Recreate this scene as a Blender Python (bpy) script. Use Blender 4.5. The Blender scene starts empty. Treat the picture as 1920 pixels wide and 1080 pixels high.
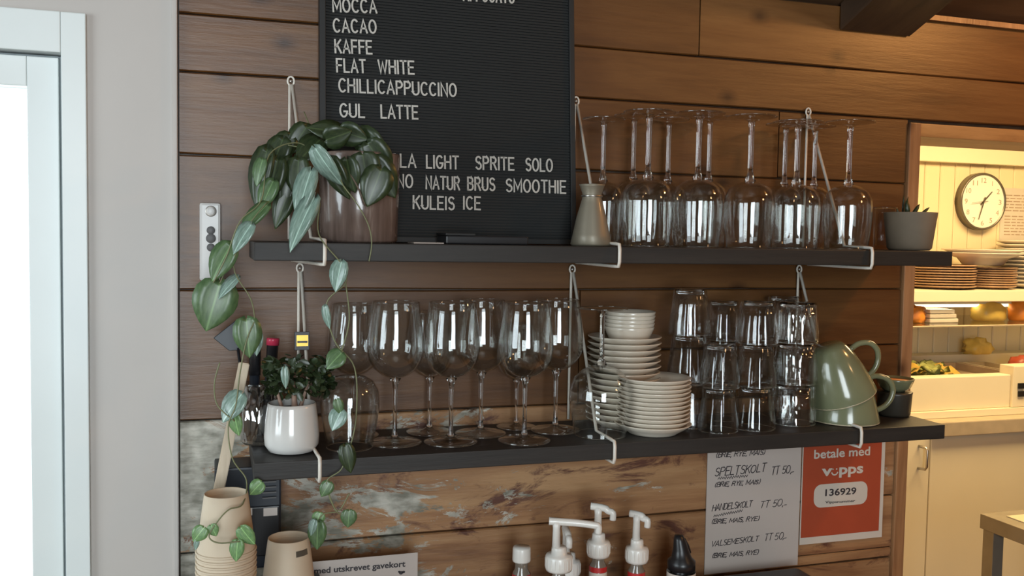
import bpy, bmesh, math, random
from mathutils import Vector, Matrix
random.seed(7)
SC = bpy.context.scene
COL = SC.collection
PI = math.pi

# ------------------------------------------------------------------ camera
F, DIST = 1740.0, 1.5
_down = Vector((-528, 31360, F)).normalized()
_X = Vector((5440, (528*5440-F*F)/31360, F)).normalized()
_Z = -_down
_Y = _Z.cross(_X)
R = Matrix((_X, _Y, _Z))
CAM = Vector((0, -DIST, 0))

def at(px, py, y=0.0):
    d = R @ Vector((px-960, py-540, F))
    return CAM + d*((y+DIST)/d.y)

def atz(px, py, z):
    d = R @ Vector((px-960, py-540, F))
    return CAM + d*(z/d.z)

cd = bpy.data.cameras.new('camera')
cam = bpy.data.objects.new('camera', cd)
COL.objects.link(cam)
rgt, up, back = R @ Vector((1, 0, 0)), -(R @ Vector((0, 1, 0))), -(R @ Vector((0, 0, 1)))
m = Matrix.Identity(4)
for i in range(3):
    m[i][0], m[i][1], m[i][2], m[i][3] = rgt[i], up[i], back[i], CAM[i]
cam.matrix_world = m
cd.sensor_width = 36.0
cd.lens = F/1920*36
cd.clip_start = 0.02
SC.camera = cam

# ------------------------------------------------------------------ world, lights, exposure
w = bpy.data.worlds.new('world'); SC.world = w
w.use_nodes = True
wb = w.node_tree.nodes['Background']
wb.inputs[0].default_value = (0.86, 0.97, 1.0, 1)
wb.inputs[1].default_value = 2.6

def light(name, kind, loc, target, power, color, size=None, size_y=None, radius=None, spread=None):
    l = bpy.data.lights.new(name, kind)
    l.energy = power; l.color = color
    if kind == 'AREA':
        l.shape = 'RECTANGLE'; l.size = size; l.size_y = size_y or size
        if spread: l.spread = math.radians(spread)
    if radius is not None: l.shadow_soft_size = radius
    o = bpy.data.objects.new(name, l); COL.objects.link(o)
    o.location = loc
    o.rotation_euler = (Vector(target)-Vector(loc)).to_track_quat('-Z', 'Y').to_euler()
    return o

# daylight entering by unseen windows behind and beside the camera and by the glazed door
light('daylight_window_near_door', 'AREA', (-0.35, -4.32, 0.1), (-0.5, 0, 0.0), 46, (0.86, 0.95, 1.0), 1.3, 1.8, spread=120)  # unseen window, sited so its reflection greys the planks near the door
light('daylight_side_window', 'AREA', (-2.12, -1.3, 0.0), (0, -0.6, -0.1), 34, (0.80, 0.93, 1.0), 1.2, 1.2)
light('daylight_glazed_door', 'AREA', (-0.66, 0.25, -0.5), (-0.5, -1.2, -0.5), 8, (0.85, 0.97, 1.0), 0.8, 1.4)
# warm lamps and a room fill
light('warm_ceiling_lamp', 'POINT', (1.78, -0.66, 0.62), (0, 0, 0), 17, (1.0, 0.47, 0.14), radius=0.05)
light('warm_room_fill', 'POINT', (2.3, -2.2, 0.9), (0, 0, 0), 16, (1.0, 0.56, 0.24), radius=0.12)  # added fill that warms the wood and glass reflections; no known lamp
light('kitchen_ceiling_lamp', 'AREA', (2.9, 0.9, 0.83), (2.9, 1.1, -1), 96, (1.0, 0.72, 0.35), 1.6, 0.8)
light('kitchen_shelf_strip', 'AREA', (2.95, 1.575, -0.215), (2.95, 1.60, -1), 20, (1.0, 0.76, 0.34), 1.3, 0.05)

SC.view_settings.view_transform = 'Standard'
SC.view_settings.look = 'None'
SC.view_settings.exposure = -0.2
SC.view_settings.gamma = 1.0
SC.view_settings.use_curve_mapping = False
SC.cycles.max_bounces = 14
SC.cycles.transparent_max_bounces = 48
SC.cycles.transmission_bounces = 10
SC.cycles.glossy_bounces = 5
SC.cycles.diffuse_bounces = 4
SC.cycles.sample_clamp_indirect = 4.0
SC.cycles.caustics_refractive = False
SC.cycles.caustics_reflective = False

# ------------------------------------------------------------------ materials
def nodes(name):
    mt = bpy.data.materials.new(name); mt.use_nodes = True
    nt = mt.node_tree
    return mt, nt, nt.nodes['Principled BSDF']

def ramp(nt, stops):
    r = nt.nodes.new('ShaderNodeValToRGB')
    el = r.color_ramp.elements
    el[0].position, el[0].color = stops[0][0], (*stops[0][1], 1)
    el[1].position, el[1].color = stops[-1][0], (*stops[-1][1], 1)
    for p, c in stops[1:-1]:
        e = el.new(p); e.color = (*c, 1)
    return r

def noise(nt, scale, detail=3, vec=None, mscale=None, rough=0.5, dist=0.0):
    n = nt.nodes.new('ShaderNodeTexNoise')
    n.inputs['Scale'].default_value = scale; n.inputs['Detail'].default_value = detail
    n.inputs['Roughness'].default_value = rough; n.inputs['Distortion'].default_value = dist
    if mscale:
        tc = nt.nodes.new('ShaderNodeTexCoord'); mp = nt.nodes.new('ShaderNodeMapping')
        mp.inputs['Scale'].default_value = mscale
        nt.links.new(tc.outputs['Object'], mp.inputs[0]); nt.links.new(mp.outputs[0], n.inputs['Vector'])
    return n

def mixc(nt, fac, a, b, mode='MIX'):
    x = nt.nodes.new('ShaderNodeMix'); x.data_type = 'RGBA'; x.blend_type = mode
    for s, i in ((fac, 0), (a, 6), (b, 7)):
        if isinstance(s, (int, float)): x.inputs[i].default_value = s
        elif isinstance(s, tuple): x.inputs[i].default_value = (*s, 1)
        else: nt.links.new(s, x.inputs[i])
    return x.outputs[2]

def plain(name, c, rough=0.5, metal=0.0, var=0.08, scale=20, bump=0.0, coat=0.0, sub=0.0, emis=None):
    mt, nt, b = nodes(name)
    n = noise(nt, scale, 3, mscale=(1, 1, 1))
    lo = tuple(max(0, v*(1-var)) for v in c); hi = tuple(min(1, v*(1+var)) for v in c)
    r = ramp(nt, [(0.3, lo), (0.7, hi)])
    nt.links.new(n.outputs['Fac'], r.inputs[0]); nt.links.new(r.outputs[0], b.inputs['Base Color'])
    b.inputs['Roughness'].default_value = rough; b.inputs['Metallic'].default_value = metal
    b.inputs['Coat Weight'].default_value = coat
    b.inputs['Coat Roughness'].default_value = 0.08
    if sub:
        b.inputs['Subsurface Weight'].default_value = sub; b.inputs['Subsurface Radius'].default_value = (0.01, 0.01, 0.01)
    if bump:
        bp = nt.nodes.new('ShaderNodeBump'); bp.inputs['Strength'].default_value = bump; bp.inputs['Distance'].default_value = 0.002
        nt.links.new(n.outputs['Fac'], bp.inputs['Height']); nt.links.new(bp.outputs[0], b.inputs['Normal'])
    if emis:
        b.inputs['Emission Color'].default_value = (*emis[0], 1); b.inputs['Emission Strength'].default_value = emis[1]
    return mt

def wood(name, dark, mid, light_, rough=0.45, axis='x', worn=False, bump=0.25, knots=True):
    mt, nt, b = nodes(name)
    tc = nt.nodes.new('ShaderNodeTexCoord'); oi = nt.nodes.new('ShaderNodeObjectInfo')
    mp = nt.nodes.new('ShaderNodeMapping')
    mp.inputs['Scale'].default_value = {'x': (1.3, 8, 14), 'z': (14, 8, 1.3), 'y': (14, 1.3, 8)}[axis]
    cx = nt.nodes.new('ShaderNodeCombineXYZ'); mu = nt.nodes.new('ShaderNodeMath'); mu.operation = 'MULTIPLY'; mu.inputs[1].default_value = 37.0
    nt.links.new(oi.outputs['Random'], mu.inputs[0])
    for i in range(3): nt.links.new(mu.outputs[0], cx.inputs[i])
    nt.links.new(tc.outputs['Object'], mp.inputs[0]); nt.links.new(cx.outputs[0], mp.inputs['Location'])
    n1 = noise(nt, 1.6, 6, rough=0.6, dist=0.6); nt.links.new(mp.outputs[0], n1.inputs['Vector'])
    r1 = ramp(nt, [(0.28, dark), (0.5, mid), (0.74, light_)])
    nt.links.new(n1.outputs['Fac'], r1.inputs[0])
    n2 = noise(nt, 9, 5, rough=0.65); nt.links.new(mp.outputs[0], n2.inputs['Vector'])
    r2 = ramp(nt, [(0.36, (0.84, 0.82, 0.80)), (0.56, (1, 1, 1))])
    nt.links.new(n2.outputs['Fac'], r2.inputs[0])
    c = mixc(nt, 0.7, r1.outputs[0], r2.outputs[0], 'MULTIPLY')
    if knots:
        sp = nt.nodes.new('ShaderNodeSeparateXYZ'); nt.links.new(tc.outputs['Object'], sp.inputs[0])
        cv = nt.nodes.new('ShaderNodeCombineXYZ')
        a1 = nt.nodes.new('ShaderNodeMath'); a1.operation = 'MULTIPLY_ADD'; a1.inputs[1].default_value = 5.0 if axis == 'x' else 7.5
        a2 = nt.nodes.new('ShaderNodeMath'); a2.operation = 'MULTIPLY_ADD'; a2.inputs[1].default_value = 7.5 if axis == 'x' else 5.0
        nt.links.new(sp.outputs[0], a1.inputs[0]); nt.links.new(sp.outputs[2], a2.inputs[0])
        nt.links.new(mu.outputs[0], a1.inputs[2]); nt.links.new(mu.outputs[0], a2.inputs[2])
        nt.links.new(a1.outputs[0], cv.inputs[0]); nt.links.new(a2.outputs[0], cv.inputs[1])
        v = nt.nodes.new('ShaderNodeTexVoronoi'); v.voronoi_dimensions = '2D'; v.inputs['Scale'].default_value = 1.0
        nt.links.new(cv.outputs[0], v.inputs['Vector'])
        sk = nt.nodes.new('ShaderNodeSeparateColor'); nt.links.new(v.outputs['Color'], sk.inputs[0])
        gt = nt.nodes.new('ShaderNodeMath'); gt.operation = 'GREATER_THAN'; gt.inputs[1].default_value = 0.62
        nt.links.new(sk.outputs[0], gt.inputs[0])
        kf = nt.nodes.new('ShaderNodeMath'); kf.operation = 'MULTIPLY'; kf.inputs[1].default_value = 0.85
        nt.links.new(gt.outputs[0], kf.inputs[0])
        rk = ramp(nt, [(0.02, (0.22, 0.17, 0.15)), (0.07, (0.62, 0.58, 0.55)), (0.13, (1, 1, 1))])
        nt.links.new(v.outputs['Distance'], rk.inputs[0])
        c = mixc(nt, kf.outputs[0], c, rk.outputs[0], 'MULTIPLY')
    if worn:
        m3 = nt.nodes.new('ShaderNodeMapping'); m3.inputs['Scale'].default_value = (3.2, 3, 9)
        nt.links.new(tc.outputs['Object'], m3.inputs[0])
        n3 = noise(nt, 1.5, 8, rough=0.72, dist=1.2); nt.links.new(m3.outputs[0], n3.inputs['Vector'])
        rs = ramp(nt, [(0.37, (1, 1, 1)), (0.46, (0, 0, 0))])
        nt.links.new(n3.outputs['Fac'], rs.inputs[0])
        c = mixc(nt, rs.outputs[0], c, (0.10, 0.035, 0.02))
        # flaking pale paint, strongest towards the door end of the wall
        sx = nt.nodes.new('ShaderNodeSeparateXYZ'); nt.links.new(tc.outputs['Object'], sx.inputs[0])
        mr = nt.nodes.new('ShaderNodeMapRange'); mr.inputs[1].default_value = -0.1; mr.inputs[2].default_value = 0.65
        mr.inputs[3].default_value = 0.16; mr.inputs[4].default_value = -0.09
        nt.links.new(sx.outputs[0], mr.inputs[0])
        m4 = nt.nodes.new('ShaderNodeMapping'); m4.inputs['Scale'].default_value = (5, 3, 12)
        m4.inputs['Location'].default_value = (3.1, 0, 1.7)
        nt.links.new(tc.outputs['Object'], m4.inputs[0])
        n4 = noise(nt, 1.3, 9, rough=0.75, dist=0.8); nt.links.new(m4.outputs[0], n4.inputs['Vector'])
        ad = nt.nodes.new('ShaderNodeMath'); ad.operation = 'ADD'
        nt.links.new(n4.outputs['Fac'], ad.inputs[0]); nt.links.new(mr.outputs[0], ad.inputs[1])
        rp = ramp(nt, [(0.545, (0, 0, 0)), (0.575, (1, 1, 1))])
        nt.links.new(ad.outputs[0], rp.inputs[0])
        n5 = noise(nt, 30, 4, mscale=(1, 1, 2)); r5 = ramp(nt, [(0.35, (0.17, 0.16, 0.12)), (0.65, (0.50, 0.47, 0.40))])
        nt.links.new(n5.outputs['Fac'], r5.inputs[0])
        c = mixc(nt, rp.outputs[0], c, r5.outputs[0])
    pv = nt.nodes.new('ShaderNodeMapRange'); pv.inputs[3].default_value = 0.84; pv.inputs[4].default_value = 1.16
    nt.links.new(oi.outputs['Random'], pv.inputs[0])
    hs = nt.nodes.new('ShaderNodeHueSaturation'); nt.links.new(pv.outputs[0], hs.inputs['Value']); nt.links.new(c, hs.inputs['Color'])
    nt.links.new(hs.outputs[0], b.inputs['Base Color'])
    b.inputs['Roughness'].default_value = rough
    bp = nt.nodes.new('ShaderNodeBump'); bp.inputs['Strength'].default_value = bump; bp.inputs['Distance'].default_value = 0.002
    nt.links.new(n2.outputs['Fac'], bp.inputs['Height']); nt.links.new(bp.outputs[0], b.inputs['Normal'])
    return mt

def glass_wall(name, tint=(0.95, 0.955, 0.95), edge=(0.60, 0.60, 0.57), bumpy=0.0, gl=1.0, f0=0.045, bd=0.003):
    """clear glass for thin vessels: straight-through transmission plus Fresnel reflection on both faces"""
    mt = bpy.data.materials.new(name); mt.use_nodes = True; nt = mt.node_tree
    nt.nodes.clear()
    out = nt.nodes.new('ShaderNodeOutputMaterial')
    tr = nt.nodes.new('ShaderNodeBsdfTransparent'); g = nt.nodes.new('ShaderNodeBsdfGlossy')
    g.inputs['Roughness'].default_value = 0.03; g.inputs['Color'].default_value = (gl, gl, gl, 1)
    lw = nt.nodes.new('ShaderNodeLayerWeight'); lw.inputs['Blend'].default_value = 0.35
    r = ramp(nt, [(0.0, tint), (0.55, tint), (1.0, edge)])
    nt.links.new(lw.outputs['Facing'], r.inputs[0]); nt.links.new(r.outputs[0], tr.inputs[0])
    fr = nt.nodes.new('ShaderNodeLayerWeight'); fr.inputs['Blend'].default_value = 0.5
    pw_ = nt.nodes.new('ShaderNodeMath'); pw_.operation = 'POWER'; pw_.inputs[1].default_value = 2.6
    nt.links.new(fr.outputs['Facing'], pw_.inputs[0])
    fm = nt.nodes.new('ShaderNodeMapRange'); fm.inputs[3].default_value = f0; fm.inputs[4].default_value = 0.75
    nt.links.new(pw_.outputs[0], fm.inputs[0])
    mx = nt.nodes.new('ShaderNodeMixShader')
    nt.links.new(fm.outputs[0], mx.inputs[0]); nt.links.new(tr.outputs[0], mx.inputs[1]); nt.links.new(g.outputs[0], mx.inputs[2])
    n = noise(nt, 60 if not bumpy else 45, 2, mscale=(1, 1, 0.4))
    bp = nt.nodes.new('ShaderNodeBump'); bp.inputs['Strength'].default_value = bumpy or 0.06; bp.inputs['Distance'].default_value = bd
    nt.links.new(n.outputs['Fac'], bp.inputs['Height'])
    for q in (g, fr): nt.links.new(bp.outputs[0], q.inputs['Normal'])
    nt.links.new(mx.outputs[0], out.inputs[0])
    return mt

def glass_solid(name):
    mt, nt, b = nodes(name)
    n = noise(nt, 30, 2, mscale=(1, 1, 1)); r = ramp(nt, [(0, (0.97, 0.97, 0.96)), (1, (1, 1, 1))])
    nt.links.new(n.outputs['Fac'], r.inputs[0]); nt.links.new(r.outputs[0], b.inputs['Base Color'])
    b.inputs['Transmission Weight'].default_value = 1; b.inputs['IOR'].default_value = 1.5; b.inputs['Roughness'].default_value = 0.02
    return mt

M = {}
M['plank'] = wood('brown_plank_wood', (0.085, 0.032, 0.008), (0.138, 0.055, 0.014), (0.180, 0.080, 0.023), 0.40)
M['worn'] = wood('worn_plank_wood', (0.17, 0.07, 0.03), (0.33, 0.17, 0.075), (0.46, 0.27, 0.13), 0.5, worn=True, bump=0.5)
M['beam'] = wood('dark_beam_wood', (0.025, 0.014, 0.008), (0.05, 0.027, 0.014), (0.075, 0.042, 0.02), 0.5, axis='y')
M['shelfwood'] = wood('black_shelf_wood', (0.008, 0.007, 0.006), (0.016, 0.013, 0.011), (0.028, 0.023, 0.019), 0.55, knots=False)
M['trimwood'] = wood('door_trim_wood', (0.16, 0.07, 0.03), (0.30, 0.15, 0.065), (0.42, 0.23, 0.11), 0.4, axis='z')
M['headwood'] = wood('door_head_wood', (0.30, 0.14, 0.05), (0.48, 0.25, 0.09), (0.60, 0.34, 0.14), 0.4)  # colour raised to carry the warm light on the head's underside
M['ceilwood'] = wood('ceiling_board_wood', (0.05, 0.025, 0.012), (0.095, 0.048, 0.023), (0.14, 0.075, 0.036), 0.5)
M['white_wall'] = plain('white_painted_board', (0.47, 0.435, 0.405), 0.5, var=0.03, scale=6)
M['white_frame'] = plain('white_door_paint', (0.66, 0.70, 0.69), 0.35, var=0.02, scale=8)
M['grey_gap'] = plain('grey_gap_strip', (0.22, 0.25, 0.26), 0.6)
M['plaster'] = plain('room_plaster', (0.42, 0.36, 0.30), 0.8)
M['floor'] = wood('floor_boards', (0.10, 0.06, 0.035), (0.18, 0.11, 0.06), (0.25, 0.16, 0.09), 0.4)
M['ground'] = plain('pale_ground', (0.75, 0.78, 0.76), 0.9)
M['rod'] = plain('white_coated_wire', (0.72, 0.66, 0.58), 0.35)
M['board'] = plain('black_felt', (0.010, 0.011, 0.011), 0.8)
M['boardframe'] = plain('black_board_frame', (0.010, 0.010, 0.010), 0.6)
M['letter'] = plain('white_letter_plastic', (0.50, 0.48, 0.44), 0.4)
M['bowl'] = glass_wall('clear_bowl_glass')
M['tumbler'] = glass_wall('clear_tumbler_glass', tint=(0.93, 0.935, 0.93), edge=(0.5, 0.5, 0.47), bumpy=0.35)
M['crystal'] = glass_wall('hammered_tumbler_glass', tint=(0.93, 0.93, 0.92), edge=(0.45, 0.45, 0.4), bumpy=1.0, f0=0.13, bd=0.006)
M['crackle'] = glass_wall('crackled_jar_glass', tint=(0.88, 0.88, 0.88), edge=(0.4, 0.4, 0.4), bumpy=1.0, f0=0.28, bd=0.008)
M['solid'] = glass_solid('clear_stem_glass')
M['china'] = plain('cream_china', (0.66, 0.59, 0.49), 0.22, coat=0.3, var=0.03)
M['greenglaze'] = plain('sage_green_glaze', (0.185, 0.195, 0.110), 0.18, coat=0.5, var=0.12, scale=12)
M['greenin'] = plain('beige_glaze', (0.5, 0.42, 0.28), 0.25, coat=0.4)
M['table_steel'] = plain('dull_table_steel', (0.30, 0.27, 0.22), 0.45, metal=0.5)
M['steel'] = plain('brushed_steel', (0.55, 0.52, 0.48), 0.32, metal=1.0)
M['pitcher'] = plain('dull_pewter', (0.22, 0.19, 0.14), 0.5, metal=0.4, coat=0.1)
M['potgrey'] = plain('grey_concrete', (0.19, 0.145, 0.10), 0.75, var=0.1, bump=0.15)
M['potwhite'] = plain('white_glazed_pot', (0.66, 0.64, 0.61), 0.15, coat=0.6, var=0.03)
M['soil'] = plain('dark_soil', (0.03, 0.02, 0.014), 0.95, var=0.4, scale=120, bump=0.8)
M['tubgrey'] = plain('dark_olive_plastic', (0.045, 0.038, 0.028), 0.4)
M['black'] = plain('black_plastic', (0.012, 0.012, 0.014), 0.35)
M['navy'] = plain('navy_black_plastic', (0.014, 0.018, 0.026), 0.4)
M['paper'] = plain('white_paper', (0.50, 0.44, 0.40), 0.6, var=0.03, scale=8)
M['ink'] = plain('black_ink', (0.03, 0.025, 0.03), 0.6)
M['red'] = plain('orange_red_print', (0.37, 0.062, 0.024), 0.5, var=0.05)
M['posterwhite'] = plain('poster_white', (0.58, 0.52, 0.45), 0.5, var=0.02)
M['cup'] = plain('kraft_paper_cup', (0.55, 0.445, 0.325), 0.6, var=0.04)
M['white_plastic'] = plain('white_plastic', (0.72, 0.69, 0.64), 0.3, coat=0.2, var=0.03)
M['remote'] = plain('remote_white_plastic', (0.58, 0.56, 0.54), 0.35, var=0.03)
M['button'] = plain('grey_button', (0.09, 0.085, 0.085), 0.5)
M['redlabel'] = plain('red_label_paper', (0.45, 0.02, 0.02), 0.4)
M['syrup'] = plain('clear_syrup_bottle', (0.18, 0.15, 0.12), 0.15, coat=0.5)
M['stick'] = wood('pale_stick_wood', (0.36, 0.28, 0.19), (0.48, 0.39, 0.28), (0.56, 0.47, 0.35), 0.5, axis='z', knots=False)
M['pink'] = plain('pink_cap', (0.45, 0.03, 0.07), 0.3)
M['gold'] = plain('gold_foil', (0.62, 0.40, 0.08), 0.3, metal=0.7)
M['cream'] = plain('cream_paint', (0.74, 0.62, 0.40), 0.5, var=0.02, scale=4)
M['creambright'] = plain('cream_gloss_paint', (0.78, 0.69, 0.50), 0.4, var=0.02, scale=4)
M['worktop'] = plain('beige_worktop', (0.45, 0.36, 0.25), 0.35)
M['plateb'] = plain('brown_plate', (0.36, 0.22, 0.13), 0.35, var=0.2)
M['clockrim'] = plain('grey_clock_rim', (0.16, 0.14, 0.11), 0.3, metal=0.5)
M['clockface'] = plain('white_clock_face', (0.78, 0.76, 0.68), 0.4, var=0.01)
M['lettuce'] = plain('lettuce_green', (0.50, 0.52, 0.18), 0.5, var=0.35, scale=40)
M['carrot'] = plain('orange_food', (0.7, 0.24, 0.03), 0.5, var=0.2)
M['tomato'] = plain('red_food', (0.45, 0.08, 0.04), 0.35, var=0.2)
M['lemon'] = plain('yellow_food', (0.8, 0.55, 0.12), 0.4, var=0.1)
M['tray'] = plain('grey_food_tray', (0.36, 0.26, 0.18), 0.4)
M['bark'] = plain('pinkish_bark', (0.30, 0.19, 0.14), 0.7, var=0.2, scale=60)
M['vine'] = plain('green_brown_vine', (0.17, 0.18, 0.09), 0.6)
M['vinebrown'] = plain('brown_vine', (0.11, 0.07, 0.045), 0.6)

def leafmat(name, a, b_, rough=0.35):
    mt, nt, b = nodes(name)
    n = noise(nt, 5, 4, mscale=(1, 3, 1)); r = ramp(nt, [(0.35, a), (0.65, b_)])
    nt.links.new(n.outputs['Fac'], r.inputs[0])
    tc = nt.nodes.new('ShaderNodeTexCoord'); sx = nt.nodes.new('ShaderNodeSeparateXYZ'); nt.links.new(tc.outputs['Object'], sx.inputs[0])
    ab = nt.nodes.new('ShaderNodeMath'); ab.operation = 'ABSOLUTE'; nt.links.new(sx.outputs[1], ab.inputs[0])
    rv = ramp(nt, [(0.0, tuple(min(1, v*1.7) for v in b_)), (0.03, (1, 1, 1))])
    rv = ramp(nt, [(0.0, (1, 1, 1)), (0.035, (0, 0, 0))]); nt.links.new(ab.outputs[0], rv.inputs[0])
    c = mixc(nt, rv.outputs[0], r.outputs[0], tuple(min(1, v*1.9) for v in b_))
    nt.links.new(c, b.inputs['Base Color']); b.inputs['Roughness'].default_value = rough
    return mt
M['leafdark'] = leafmat('dark_leaf', (0.018, 0.030, 0.012), (0.036, 0.052, 0.020))
M['leafmid'] = leafmat('green_leaf', (0.06, 0.11, 0.045), (0.10, 0.165, 0.07))
M['leafpale'] = leafmat('silver_green_leaf', (0.14, 0.21, 0.17), (0.24, 0.33, 0.28), 0.22)
M['leaffresh'] = leafmat('fresh_green_leaf', (0.10, 0.20, 0.08), (0.18, 0.30, 0.12))

def potglaze():
    mt, nt, b = nodes('brown_drip_glaze')
    n = noise(nt, 8, 5, mscale=(9, 9, 0.8), rough=0.6)
    r = ramp(nt, [(0.35, (0.10, 0.068, 0.055)), (0.6, (0.17, 0.12, 0.10)), (0.78, (0.36, 0.30, 0.26))])
    nt.links.new(n.outputs['Fac'], r.inputs[0]); nt.links.new(r.outputs[0], b.inputs['Base Color'])
    b.inputs['Roughness'].default_value = 0.22; b.inputs['Coat Weight'].default_value = 0.5
    return mt
M['potbrown'] = potglaze()

# ------------------------------------------------------------------ mesh helpers
def newobj(name, bm, mat, parent=None, smooth=False, kind=None):
    me = bpy.data.meshes.new(name)
    bmesh.ops.recalc_face_normals(bm, faces=bm.faces[:])
    bm.to_mesh(me); bm.free()
    if smooth:
        for p in me.polygons: p.use_smooth = True
    me.materials.append(mat)
    o = bpy.data.objects.new(name, me); COL.objects.link(o)
    if parent is not None:
        o.parent = parent
        o.matrix_parent_inverse = parent.matrix_basis.inverted() if parent.type == 'EMPTY' and parent.get('_world') else Matrix.Identity(4)
    if kind: o['kind'] = kind
    return o

def tag(o, label, cat, group=None):
    o['label'] = label; o['category'] = cat
    if group: o['group'] = group
    return o

def thing(name, label, cat, loc=(0, 0, 0), group=None, world=True):
    """Empty at the thing's base; world=True when its parts are modelled in room coordinates"""
    o = bpy.data.objects.new(name, None); COL.objects.link(o)
    o.location = loc; o.empty_display_size = 0.02
    if world: o['_world'] = 1
    tag(o, label, cat, group)
    o.matrix_basis = Matrix.Translation(loc)
    return o

def bx(bm, x0, x1, y0, y1, z0, z1, bev=0.0, mat=None):
    vs = [bm.verts.new(v) for v in ((x0, y0, z0), (x1, y0, z0), (x1, y1, z0), (x0, y1, z0), (x0, y0, z1), (x1, y0, z1), (x1, y1, z1), (x0, y1, z1))]
    fs = [bm.faces.new([vs[i] for i in q]) for q in ((3, 2, 1, 0), (4, 5, 6, 7), (0, 1, 5, 4), (1, 2, 6, 5), (2, 3, 7, 6), (3, 0, 4, 7))]
    if bev:
        es = list({e for f in fs for e in f.edges})
        bmesh.ops.bevel(bm, geom=es, offset=bev, segments=2, affect='EDGES', profile=0.6)
    if mat is not None:
        for v in vs:
            if v.is_valid: v.co = mat @ v.co
    return bm

def box(name, x0, x1, y0, y1, z0, z1, mat, parent=None, bev=0.0, kind=None):
    bm = bmesh.new(); bx(bm, min(x0, x1), max(x0, x1), min(y0, y1), max(y0, y1), min(z0, z1), max(z0, z1), bev)
    return newobj(name, bm, mat, parent, kind=kind)

def lathe(bm, prof, seg=36, c=(0, 0, 0), closed=False, flute=None, mat=None):
    rings = []
    for r, z in prof:
        if r < 1e-6:
            rings.append([bm.verts.new((c[0], c[1], c[2]+z))]); continue
        ring = []
        for k in range(seg):
            a = 2*PI*k/seg
            rr = r*(1+(flute[0]*math.cos(a*flute[1]) if flute else 0))
            ring.append(bm.verts.new((c[0]+rr*math.cos(a), c[1]+rr*math.sin(a), c[2]+z)))
        rings.append(ring)
    pairs = list(zip(rings, rings[1:]))
    if closed: pairs.append((rings[-1], rings[0]))
    for a, b in pairs:
        if len(a) == 1 and len(b) == 1: continue
        for k in range(seg):
            k2 = (k+1) % seg
            if len(a) == 1: bm.faces.new((a[0], b[k], b[k2]))
            elif len(b) == 1: bm.faces.new((a[k], a[k2], b[0]))
            else: bm.faces.new((a[k], a[k2], b[k2], b[k]))
    if mat is not None:
        for rg in rings:
            for v in rg: v.co = mat @ v.co
    return bm

def tube(bm, pts, r, seg=8, closed=False, r2=None):
    pts = [Vector(p) for p in pts]; n = len(pts); rings = []
    prev = None
    for i, p in enumerate(pts):
        a = pts[(i-1) % n] if (closed or i > 0) else p
        b = pts[(i+1) % n] if (closed or i < n-1) else p
        t = (b-a)
        if t.length < 1e-9: t = Vector((0, 0, 1))
        t.normalize()
        if prev is None:
            prev = t.orthogonal().normalized()
        nrm = (prev - t*prev.dot(t))
        if nrm.length < 1e-6: nrm = t.orthogonal()
        nrm.normalize(); prev = nrm
        bn = t.cross(nrm)
        rr = r if r2 is None else r+(r2-r)*i/max(1, n-1)
        rings.append([bm.verts.new(p+nrm*rr*math.cos(2*PI*k/seg)+bn*rr*math.sin(2*PI*k/seg)) for k in range(seg)])
    pairs = list(zip(rings, rings[1:]))
    if closed: pairs.append((rings[-1], rings[0]))
    for a, b in pairs:
        for k in range(seg):
            k2 = (k+1) % seg
            bm.faces.new((a[k], a[k2], b[k2], b[k]))
    if not closed:
        bm.faces.new(rings[0][::-1]); bm.faces.new(rings[-1])
    return bm

def smoothpath(pts, n=6):
    pts = [Vector(p) for p in pts]
    out = []
    P = [pts[0]]+pts+[pts[-1]]
    for i in range(1, len(P)-2):
        for k in range(n):
            t = k/n
            p0, p1, p2, p3 = P[i-1], P[i], P[i+1], P[i+2]
            out.append(0.5*((2*p1)+(-p0+p2)*t+(2*p0-5*p1+4*p2-p3)*t*t+(-p0+3*p1-3*p2+p3)*t**3))
    out.append(pts[-1])
    return out

def copy_tree(o, loc=None, label=None, scale=None, rotz=None):
    c = o.copy(); COL.objects.link(c)
    for ch in o.children:
        d = ch.copy(); COL.objects.link(d); d.parent = c
        for g in ch.children:
            e = g.copy(); COL.objects.link(e); e.parent = d
    if loc is not None: c.location = loc
    if label: c['label'] = label
    if scale: c.scale = (scale,)*3 if not isinstance(scale, tuple) else scale
    if rotz is not None: c.rotation_euler.z = rotz
    return c

def place(proto, used, loc, label, scale=None, rotz=None):
    """first use moves the prototype itself, later ones copy it"""
    if not used:
        used.append(1); o = proto
        o.location = loc; o['label'] = label
        if scale: o.scale = (scale,)*3 if not isinstance(scale, tuple) else scale
        if rotz is not None: o.rotation_euler.z = rotz
        return o
    return copy_tree(proto, loc, label, scale, rotz)

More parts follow.
